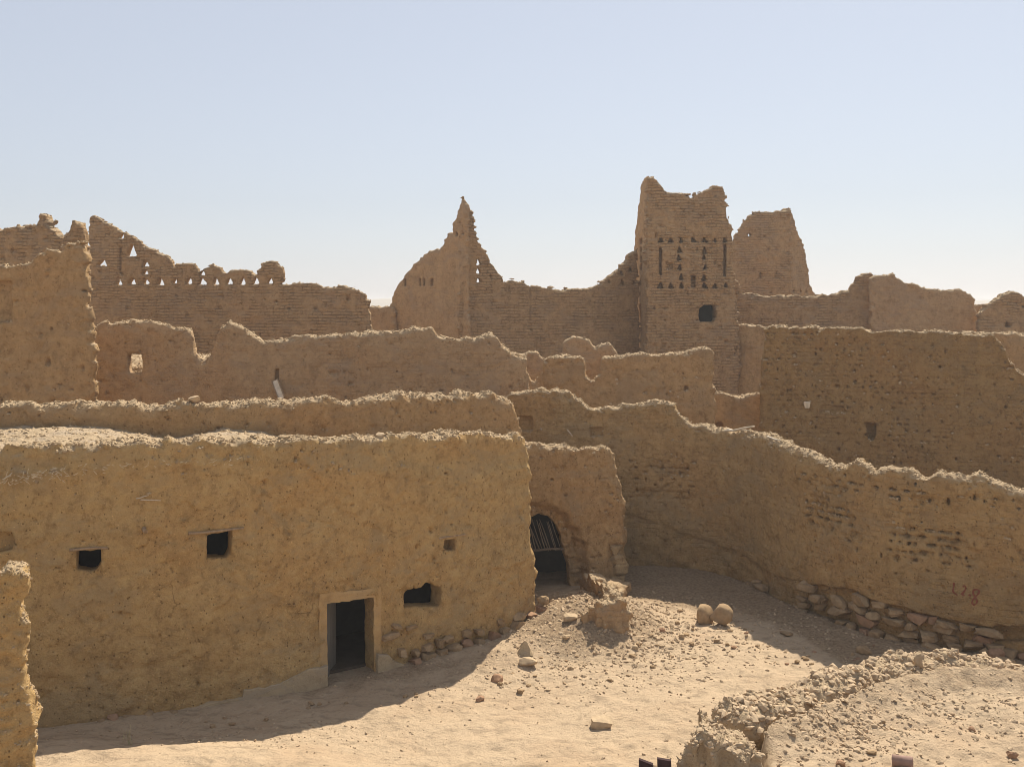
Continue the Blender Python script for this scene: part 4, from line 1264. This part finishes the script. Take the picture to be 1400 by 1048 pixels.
cit = thing('citadel_wall', (-2.0, 42.0, 0.0))
tag(cit, 'ruined citadel wall rising to sharp pointed peak in the centre', 'wall')
D2L = Path([(-5.6, 44.2), (-3.6, 42.6), (-2.05, 41.3)], 1, 0.4)
h2 = [(rect(x - 1.6, 380, x + 1.6, 391), 0.18) for x in (554, 573.5, 579, 590)] + [(tri(623.5, 319, 5, 7), 0.15), (tri(633, 318, 5, 8), 0.15)]
w = make_wall('left_face', D2L, 0.30, [(530, 560), (532, 440), (535, 408), (542, 392), (549, 380), (560, 367), (566, 357), (576, 350), (590, 340), (600, 338), (606, 328), (613, 316), (617, 316), (618, 303), (623, 290), (629, 276), (632, 272), (635, 277), (637, 285), (638, 300), (639, 560)],
              vox=0.05, zvis=5.5, r=0.16, rag=0.45, bricky=0.04, mat=M['smooth'], parent=cit, holes=h2, relief=lambda rng, S1, Z1, S, Z, path, d2: 0.03 * noise2(S1, Z1, (0.5, 2.5), 301) + stamp_pits(rng, S1, Z1, 30, (0.02, 0.05), (0.05, 0.1), z=(5, 12)), rough=0.7)
D2R = Path([(-2.25, 41.3), (0.5, 42.0), (5.9, 44.3)], 1, 0.4)
h2 = [(tri(654.5, y, 9, 9.5), None) for y in (358.5, 370, 382.5)] + [(tri(850, 373, 8, 8), 0.2), (tri(851, 385, 8, 9), 0.2), (tri(833, 384, 5, 6), None), (tri(862, 368, 6, 8), 0.2), (tri(868, 386, 6, 7), 0.2), (rect(723.5, 380, 726, 450), 0.08)]
w = make_wall('right_face', D2R, 0.34, [(628, 560), (630, 292), (634, 272), (640, 277), (646, 290), (650, 318), (656, 330), (664, 343), (670, 356), (677, 366), (682, 376), (687, 381), (689, 392), (694, 383), (703, 381), (712, 386), (718, 384), (726, 392), (745, 393), (770, 395), (795, 396), (808, 391), (825, 386), (834, 376), (846, 371), (852, 360), (862, 348), (872, 340), (876, 560)],
              vox=0.05, zvis=5.3, r=0.08, rag=0.4, bricky=0.07, mat=M['brick'], parent=cit, holes=h2, relief=relief_courses(0.014, 0.13, 90, (5, 12), 8.6), rough=0.7, crest=0.6)
crumbs(w, 120, (0.015, 0.05), zmin=7, parent=cit)

# square tower
tow = thing('watchtower', (7.8, 44.0, 0.0))
tag(tow, 'tall square mud brick tower with notched top and rows of triangular niches', 'tower')
TF = Path([(5.75, 42.2), (9.95, 42.4)], 0, 0.2)
th = [(tri(x, 328, 10, 9), 0.4) for x in (904, 917.6, 932, 949, 964.4, 978, 991.4)]
th += [(tri(x, 390, 10.5, 10), 0.4) for x in (903, 918, 932, 964, 977.6, 993)]
th += [(rect(901.4, 338, 905.4, 376), 0.35), (rect(989.5, 334, 993.5, 378), 0.35), (rect(945, 376, 951.5, 393), 0.3), (rect(912.5, 359, 920.5, 368), 0.2)]
th += [(tri(x, y, 9, 10), 0.4) for x, y in ((930, 341), (929, 352), (929.5, 365), (964, 342), (963, 352), (964, 365), (931.5, 378), (962.5, 379.5))]
th += [([(955, 432), (957, 421), (962, 417), (975, 416), (979, 420), (980, 432), (976, 440), (958, 440)], None)]
def rel_tower(rng, S1, Z1, S, Z, path, d2):
    P = relief_courses(0.022, 0.13, 130, (5, 14), 6.8)(rng, S1, Z1, S, Z, path, d2)
    zb = path.sz(900, 323)[1]
    return P + 0.03 * sstep(Z, zb + 0.05, zb - 0.05)
w = make_wall('front_wall', TF, 0.55, [(883, 560), (884, 300), (886, 262), (888, 246), (893, 243), (898, 250), (908, 259), (916, 267), (930, 268), (942, 266), (948, 270), (955, 262), (968, 257), (982, 253), (990, 255), (994, 266), (996, 290), (1000, 325), (1004, 370), (1008, 410), (1010, 440), (1014, 560)],
              vox=0.046, zvis=5.2, r=0.09, rag=0.45, bricky=0.07, mat=M['brick'], parent=tow, holes=th, relief=rel_tower, crest=0.7)
crumbs(w, 120, (0.015, 0.05), zmin=9, parent=tow)
TL = Path([(5.58, 46.2), (5.98, 42.62)], 0, 0.05)
w = make_wall('side_wall', TL, 0.55, [(861, 560), (865, 420), (868, 330), (869, 300), (872, 270), (876, 249), (882, 241), (887, 241), (890, 246), (891, 560)],
              vox=0.05, zvis=5.2, r=0.12, rag=0.4, bricky=0.05, mat=M['smooth'], parent=tow, holes=[(rect(875, y - 4, 877.5, y + 4), 0.2) for y in (330, 341, 354, 365, 386)] + [(rect(873.5, 415, 877, 440), 0.2)], crest=0.6, nslope=-1.3)
# rear and right walls, lower and broken
def wall_sz(name, p0, p1, T, szpoly, mat, parent, vox=0.08, **kw):
    pth = Path([p0, p1], 0, 0.3)
    keep = pth.poly
    pth.poly = lambda pts: [(a + 0.3, z) for a, z in pts] if pts and isinstance(pts[0], tuple) and pts[0][1] < 30 else keep(pts)
    return make_wall(name, pth, T, szpoly, vox=vox, mat=mat, parent=parent, **kw)
wall_sz('side_wall', (8.95, 46.0), (8.95, 42.8), 0.4, [(0.0, 9.0), (0.9, 9.6), (2.2, 10.4), (3.2, 11.2)], M['brick'], tow, 0.14)
wall_sz('rear_wall', (6.1, 45.9), (9.3, 46.1), 0.45, [(0.0, 10.2), (0.8, 9.8), (1.6, 9.5), (3.2, 9.1)], M['brick'], tow, 0.14)

slab('shade_slab', [(6.3, 42.7), (9.2, 42.8), (9.0, 46.0), (6.1, 46.0)], 8.25, 8.45, M['shade_black'], tow)  # black slab and partition added so the tower window reads dark
slab('shade_wall', [(6.4, 44.2), (9.0, 44.2), (9.0, 44.4), (6.4, 44.4)], 4.0, 8.25, M['shade_black'], tow)

# wall run from the tower towards the right
simple(Path([(9.6, 42.9), (12.6, 41.2)], 0), 0.5, [(1003, 560), (1004, 442), (1020, 443), (1045, 447), (1075, 452), (1080, 560)],
       'shadowed wall between square tower and broad pitted wall', name='citadel_wall', zvis=4.0, r=0.08, rag=0.2, mat='wall', dens=80)
simple(Path([(9.9, 46.0), (13.0, 45.6), (16.6, 45.0)], 1), 0.45, [(1001, 560), (1002, 378), (1008, 384), (1012, 396), (1018, 400), (1025, 402), (1050, 404), (1085, 405), (1118, 405), (1126, 401), (1132, 404), (1145, 399), (1160, 396), (1166, 386), (1172, 380), (1180, 376), (1190, 376), (1193, 384), (1195, 560)],
       'curving mud brick wall climbing from tower to short pillar', name='citadel_wall', zvis=5.4, r=0.09, rag=0.25, mat='brick', bricky=0.06, relief=relief_courses(0.012, n=60), dens=100)
simple(Path([(15.9, 44.45), (21.0, 43.6)], 0), 0.45, [(1188, 560), (1190, 381), (1205, 377), (1222, 377), (1230, 384), (1245, 388), (1258, 392), (1275, 395), (1305, 395), (1320, 398), (1327, 406), (1331, 416), (1335, 430), (1338, 560)],
       'flat topped far wall stretch right of the short pillar', name='citadel_wall', zvis=5.4, r=0.1, rag=0.35, bricky=0.05, mat='smooth', relief=relief_pitted(120, None, (5, 10), (0.02, 0.05)), dens=100)
simple(Path([(20.4, 45.0), (22.0, 44.8)], 0), 0.4, [(1318, 560), (1322, 414), (1335, 416), (1350, 415), (1360, 560)],
       'low sunlit link between two far walls at right', name='citadel_wall', zvis=5.4, r=0.1, rag=0.2, mat='smooth', dens=60)
simple(Path([(20.3, 42.6), (27.0, 42.2)], 0), 0.45, [(1338, 560), (1339, 428), (1347, 420), (1356, 413), (1364, 407), (1374, 401), (1384, 397), (1392, 400), (1400, 406), (1430, 410), (1480, 416), (1530, 412), (1540, 560)],
       'rounded far wall fragment at the right edge of the picture', name='citadel_wall', zvis=5.4, r=0.12, rag=0.3, mat='brick', bricky=0.06, relief=relief_courses(0.012, n=30), holes=[(tri(1399, 419, 5, 5), None), (tri(1378, 443, 8, 10), 0.25)], dens=80)

# rear tower
rt = thing('ruined_tower', (12.8, 51.0, 0.0))
tag(rt, 'leaning remnant of far tower with sloping broken right side', 'tower')
w = make_wall('front_wall', Path([(11.0, 51.0), (14.6, 50.8)], 0, 0.2), 0.5, [(990, 560), (995, 345), (1003, 328), (1012, 318), (1016, 305), (1022, 295), (1030, 291), (1048, 289), (1062, 289), (1074, 287), (1079, 284), (1083, 288), (1085, 560)],
              vox=0.055, zvis=6.5, r=0.1, rag=0.4, bricky=0.07, mat=M['brick'], parent=rt, relief=relief_courses(0.016, n=60), holes=[(tri(1025, 320.5, 6.5, 7), None), (tri(1024, 378, 3.5, 4), None), (tri(1040, 376, 8, 12), 0.12), (tri(1062, 376, 9, 14), 0.12)], crest=0.7)
crumbs(w, 100, (0.015, 0.05), zmin=9, parent=rt)
w = make_wall('side_wall', Path([(14.15, 50.9), (17.0, 53.8)], 0, 0.2), 0.5, [(1072, 560), (1074, 290), (1081, 285), (1086, 300), (1090, 314), (1096, 328), (1101, 345), (1104, 362), (1107, 380), (1111, 395), (1118, 404), (1125, 560)],
              vox=0.055, zvis=6.5, r=0.1, rag=0.5, bricky=0.07, mat=M['brick'], parent=rt, relief=relief_courses(0.016, n=40), holes=[(tri(x, 397, 4, 6), 0.2) for x in (1086, 1094, 1103)], crest=0.7)
print('walls', round(time.time() - T_START, 1))

# ---------------------------------------------------------------- loose stones and small things
def loose(name, px, py, wpx, hpx, mat, label, cat='stone', group=None, boxy=0.3, seed=None, z=None, dy=1.0, cuts=7, sub=ICO2, smooth=False, taper=0.0):
    rng = np.random.default_rng(seed if seed is not None else int(px * 7 + py * 13))
    g = gpt(px, py)
    for _ in range(6):
        g = gpt(px, py + hpx * 0.3, float(gz(g[0], g[1])))
    sc = g[1] / F_PX
    w, h = wpx * sc / 2, hpx * sc / 2
    fcs = sub[1]
    if boxy >= 0.45 and not smooth:
        v, fcs = slab_shape(rng, (w, w * 0.75 * dy, h), 0.12), CUBE[1]
    else:
        v = rock_shape(rng, sub, (w, w * 0.75 * dy, h), boxy=boxy, cuts=cuts, lump=0.3 if smooth else 0.12)
    a = rng.normal(0, 0.3)
    R = np.array([[math.cos(a), -math.sin(a), 0], [math.sin(a), math.cos(a), 0], [0, 0, 1]])
    v = v @ R.T
    v[:, 2] -= v[:, 2].min() * 0.85
    if taper:
        t_ = np.clip(v[:, 2] / v[:, 2].max(), 0, 1)[:, None]
        v[:, :2] *= 1.25 - taper * t_
    me = mesh_np(name, v, fcs, smooth=smooth)
    o = bpy.data.objects.new(name, me)
    o.location = (g[0], g[1], float(gz(g[0], g[1])) - (0.05 if smooth else 0.012))
    link(o, None, M[mat])
    tag(o, label, cat, group)
    return o

loose('round_stone', 962, 841, 27, 28, 'stone', 'left of two round stones lying together in the shaded courtyard', boxy=0.35, cuts=6, sub=ICO3, smooth=True)
loose('round_stone', 987, 844, 30, 30, 'stone', 'right and slightly larger of two round stones in courtyard shade', boxy=0.12, cuts=5, sub=ICO3, smooth=True)
loose('stone', 822, 988, 33, 13, 'pale_stone', 'flat pale stone lying alone on the sunlit courtyard sand', boxy=0.6)
loose('stone', 780, 872, 24, 12, 'pale_stone', 'pale slab of stone perched beside the eroded stump')
loose('stone', 679, 927, 18, 10, 'red_stone', 'reddish stone at the sunny edge of the house shadow')
loose('stone', 656, 955, 15, 8, 'red_stone', 'small reddish stone on sand below the shadow corner')
loose('stone', 724, 905, 30, 13, 'pale_stone', 'broad flat stone below the upright plaster shard')
loose('plaster_shard', 718, 886, 24, 23, 'plaster', 'upright pointed shard of plaster catching sun below gateway', cat='rubble', boxy=0.5, dy=0.6, taper=1.05, seed=5)
loose('stone', 1181, 888, 22, 12, 'stone', 'slanting flat stone in the shade below the stone footing')
loose('stone', 1207, 916, 34, 12, 'stone', 'long flat stone in shade just behind the rubble crest')
loose('stone', 1076, 866, 20, 8, 'stone', 'thin flat stone in courtyard shade right of the round stones')
loose('round_stone', 1328, 879, 23, 19, 'stone', 'rounded stone below the painted red marks', sub=ICO3, cuts=3, smooth=True)
loose('round_stone', 1361, 898, 21, 22, 'red_stone', 'small round stone against the hollow wall foot at right', sub=ICO3, cuts=3, smooth=True)
loose('round_stone', 1374, 914, 28, 26, 'stone', 'larger rounded stone right behind the rubble crest', sub=ICO3, cuts=3, smooth=True)
loose('stone', 1347, 892, 18, 13, 'stone', 'angular stone between the rounded stones at the wall foot')
loose('stone', 1286, 972, 22, 13, 'red_stone', 'brown stone on gravel below the upright shard')
loose('stone', 1387, 982, 28, 10, 'red_stone', 'long brown stone at right edge of the gravel terrace')
loose('stone', 1383, 1031, 18, 10, 'red_stone', 'dark reddish stone near the bottom right corner')
loose('stone', 1192, 1028, 13, 9, 'stone', 'small angular stone left of the clay pipe piece')
loose('stone', 1149, 1043, 14, 10, 'red_stone', 'reddish stone at the bottom edge on the terrace')
loose('stone', 1329, 996, 11, 9, 'red_stone', 'small dark stone in the middle of the gravel terrace')
# upright shard on the crest
p = on_wall(CREST, 1266, 916, 0.2)
v = rock_shape(np.random.default_rng(9), ICO2, (0.075, 0.04, 0.17), boxy=0.7, cuts=5)
o = pyd('stone', v + p + np.array((0, 0, 0.06)), ICO2[1].tolist(), M['pale_stone'])
tag(o, 'upright slab of stone standing on the rubble crest', 'stone')
# piece of clay pipe
g = gpt(1236, 1042, 1.1); zz = float(gz(g[0], g[1])); g = gpt(1236, 1040, zz + 0.06)
ring = np.arange(16) * 2 * math.pi / 16
ax_ = np.array((0.9, -0.42, 0.05)); ax_ /= np.linalg.norm(ax_); u = np.cross(ax_, (0, 0, 1)); u /= np.linalg.norm(u); w_ = np.cross(u, ax_)
VV, FF = [], []
prof = [(-0.16, 0.045), (-0.16, 0.075), (0.10, 0.078), (0.12, 0.07), (0.12, 0.045), (-0.16, 0.045)]
for (t, rr) in prof[:-1]:
    VV += [np.array((g[0], g[1], zz + 0.06)) - ax_ * t * -1 + rr * (math.cos(a) * u + math.sin(a) * w_) for a in ring]
for i in range(5):
    for j in range(16):
        FF.append((i * 16 + j, i * 16 + (j + 1) % 16, ((i + 1) % 5) * 16 + (j + 1) % 16, ((i + 1) % 5) * 16 + j))
o = pyd('clay_pipe', VV, FF, M['pipe'], None, True)
tag(o, 'short broken piece of brownish clay pipe at the bottom edge', 'pipe')
# dark plank ends
for (x0, y0, rot, lab) in ((883, 1040, -0.25, 'left of two dark plank ends rising at the bottom edge'), (908, 1037, -0.08, 'right of two dark plank ends beside the broken mud lump')):
    y_ = 13.75; sc = y_ / F_PX
    xc, zt_ = (x0 - 700) * sc, HC - (y0 - HZ) * sc
    V, Q = box_np(-0.095, 0.095, -0.03, 0.03, -(zt_ + 0.1), 0.0)
    top_ = V[:, 2] > -0.01
    V[top_, 2] += V[top_, 0] * 0.25 * (-1 if x0 < 890 else -0.5)
    c, s_ = math.cos(rot), math.sin(rot)
    V = np.stack([V[:, 0] * c - V[:, 1] * s_, V[:, 0] * s_ + V[:, 1] * c, V[:, 2]], 1)
    V[:, 1] += V[:, 2] * 0.15
    o = pyd('plank', V + np.array((xc, y_, zt_)), Q, M['dark_wood'])
    tag(o, lab, 'plank')

# loose stones big enough to count, spread over the rubble
rng = np.random.default_rng(44)
def spread(n, poly, lab, grp, size, mats):
    P = np.array(poly, float); k = 0
    while k < n:
        a, b = rng.uniform(P[:, 0].min(), P[:, 0].max()), rng.uniform(P[:, 1].min(), P[:, 1].max())
        if poly_sdf(np.array([[a]]), np.array([[b]]), P)[0, 0] < 0: continue
        w = rng.uniform(*size)
        loose('stone', a, b, w, w * rng.uniform(0.45, 0.75), mats[rng.integers(len(mats))], lab, 'stone', grp, boxy=rng.uniform(0.1, 0.6), seed=int(rng.integers(1e6)), sub=ICO1 if w < 11 else ICO2)
        k += 1
spread(46, [(640, 950), (720, 890), (800, 880), (860, 890), (930, 830), (960, 880), (850, 930), (720, 950)], 'small loose stone in the sunlit rubble fan below the gateway', 'loose stones on the rubble fan', (5, 11), ['pale_stone', 'stone', 'stone'])
spread(30, [(900, 860), (1000, 850), (1150, 870), (1320, 900), (1250, 905), (1130, 925), (1020, 890)], 'small loose stone on the shaded ground before the court wall', 'loose stones in courtyard shade', (5, 11), ['stone', 'red_stone'])
spread(44, [(1060, 1040), (1120, 985), (1270, 935), (1395, 940), (1395, 1000), (1250, 985), (1150, 1030)], 'small loose stone on the gravel of the right foreground terrace', 'loose stones on the terrace', (6, 13), ['pale_stone', 'gravel', 'stone', 'red_stone'])
spread(12, [(270, 985), (450, 955), (640, 930), (600, 950), (450, 975), (280, 1010)], 'small loose stone on shaded ground along the house front', 'loose stones before the house', (5, 11), ['stone'])
# flat stones on the wall behind the roof
for (px_, py_, w_px, lab) in ((266, 541, 19, 'flat sunlit stone lying on the wall crest below the window'), (527, 592, 12, 'pale stone sitting on the house parapet above the small niche')):
    pth = B_PATH if py_ < 560 else A_PATH
    p = on_wall(pth, px_, py_ + 5, 0.22); sc = p[1] / F_PX
    v = rock_shape(np.random.default_rng(px_), ICO2, (w_px * sc / 2, 0.14, 0.075), boxy=0.5, cuts=6)
    tag(pyd('stone', v + p, ICO2[1].tolist(), M['pale_stone']), lab, 'stone')

# gravel: nobody could count it
rng = np.random.default_rng(77)
pts, sz = [], []
def strew(n, cx, cy, sx, sy, s0, s1):
    x_, y_ = rng.normal(cx, sx, n), rng.normal(cy, sy, n)
    ok = (y_ > 12.7) & (x_ > -9.5) & (x_ < 13)
    x_, y_ = x_[ok], y_[ok]
    pts.append(np.stack([x_, y_, gz(x_, y_)], 1)); sz.append(s0 + (s1 - s0) * rng.uniform(0, 1, len(x_)) ** 3)
strew(3400, 1.6, 22.5, 1.3, 1.3, 0.008, 0.06)
strew(1500, 3.2, 22.8, 0.9, 1.6, 0.008, 0.045)
strew(1300, 5.8, 22.6, 2.2, 1.5, 0.008, 0.055)
strew(1300, -0.5, 20.3, 2.0, 0.9, 0.008, 0.035)
strew(600, 0.5, 18.5, 4.5, 1.6, 0.005, 0.022)
strew(700, -5, 17.4, 2.0, 0.6, 0.006, 0.03)
strew(3600, 7.0, 16.0, 2.4, 0.8, 0.006, 0.048)
strew(1200, 4.8, 15.2, 0.7, 0.6, 0.010, 0.055)
gm = scatter_mesh('gravel', np.concatenate(pts), np.concatenate(sz), rng)
gv = link(bpy.data.objects.new('gravel', gm), None, M['gravel'])
tag(gv, 'scattered gravel and crumbs of mud over the courtyard ground', 'gravel', kind='stuff')

# dry stalks and a small dead weed
def tuft(name, px, py, n, h, label, spread_=0.5, seed=1):
    rng = np.random.default_rng(seed)
    g = gpt(px, py)
    VV, FF = [], []
    base = np.array((g[0], g[1], float(gz(g[0], g[1])) - 0.02))
    for _ in range(n):
        d = np.array((rng.normal(0, spread_), rng.normal(0, spread_), 1.0)); d /= np.linalg.norm(d)
        b0 = base + np.array((rng.normal(0, 0.05), rng.normal(0, 0.05), 0))
        v, f = bar_np(b0, b0 + d * h * rng.uniform(0.5, 1.1), 0.006, 4, 0.003, rng)
        FF += [tuple(np.array(q) + len(VV)) for q in f]; VV += list(v)
    tag(pyd(name, VV, FF, M['weed']), label, 'plant')
tuft('dry_grass', 178, 1042, 7, 0.30, 'few dry grass stalks on the sunlit ground at lower left', 0.25, 3)
tuft('dry_weed', 1136, 938, 70, 0.26, 'small dead weed at the shadow edge beside rubble crest', 0.7, 4)

# ---------------------------------------------------------------- hazy air
hb_ = box_np(-1150, 1150, -60, 1150, -2.0, 15.0)
hm = bpy.data.materials.new('hazy air')
hm.use_nodes = True
hm.node_tree.nodes.clear()
ho = hm.node_tree.nodes.new('ShaderNodeOutputMaterial')
hv = hm.node_tree.nodes.new('ShaderNodeVolumePrincipled')
hv.inputs['Color'].default_value = (0.95, 0.93, 0.90, 1)
hv.inputs['Density'].default_value = 0.0010
hv.inputs['Anisotropy'].default_value = 0.3
hm.node_tree.links.new(hv.outputs[0], ho.inputs['Volume'])
hz = pyd('haze', hb_[0], hb_[1], hm)
tag(hz, 'thin dusty haze filling the air over the ruins', 'haze', kind='stuff')
print('script', round(time.time() - T_START, 1), 'polys', sum(len(o.data.polygons) for o in scene.objects if o.type == 'MESH'))
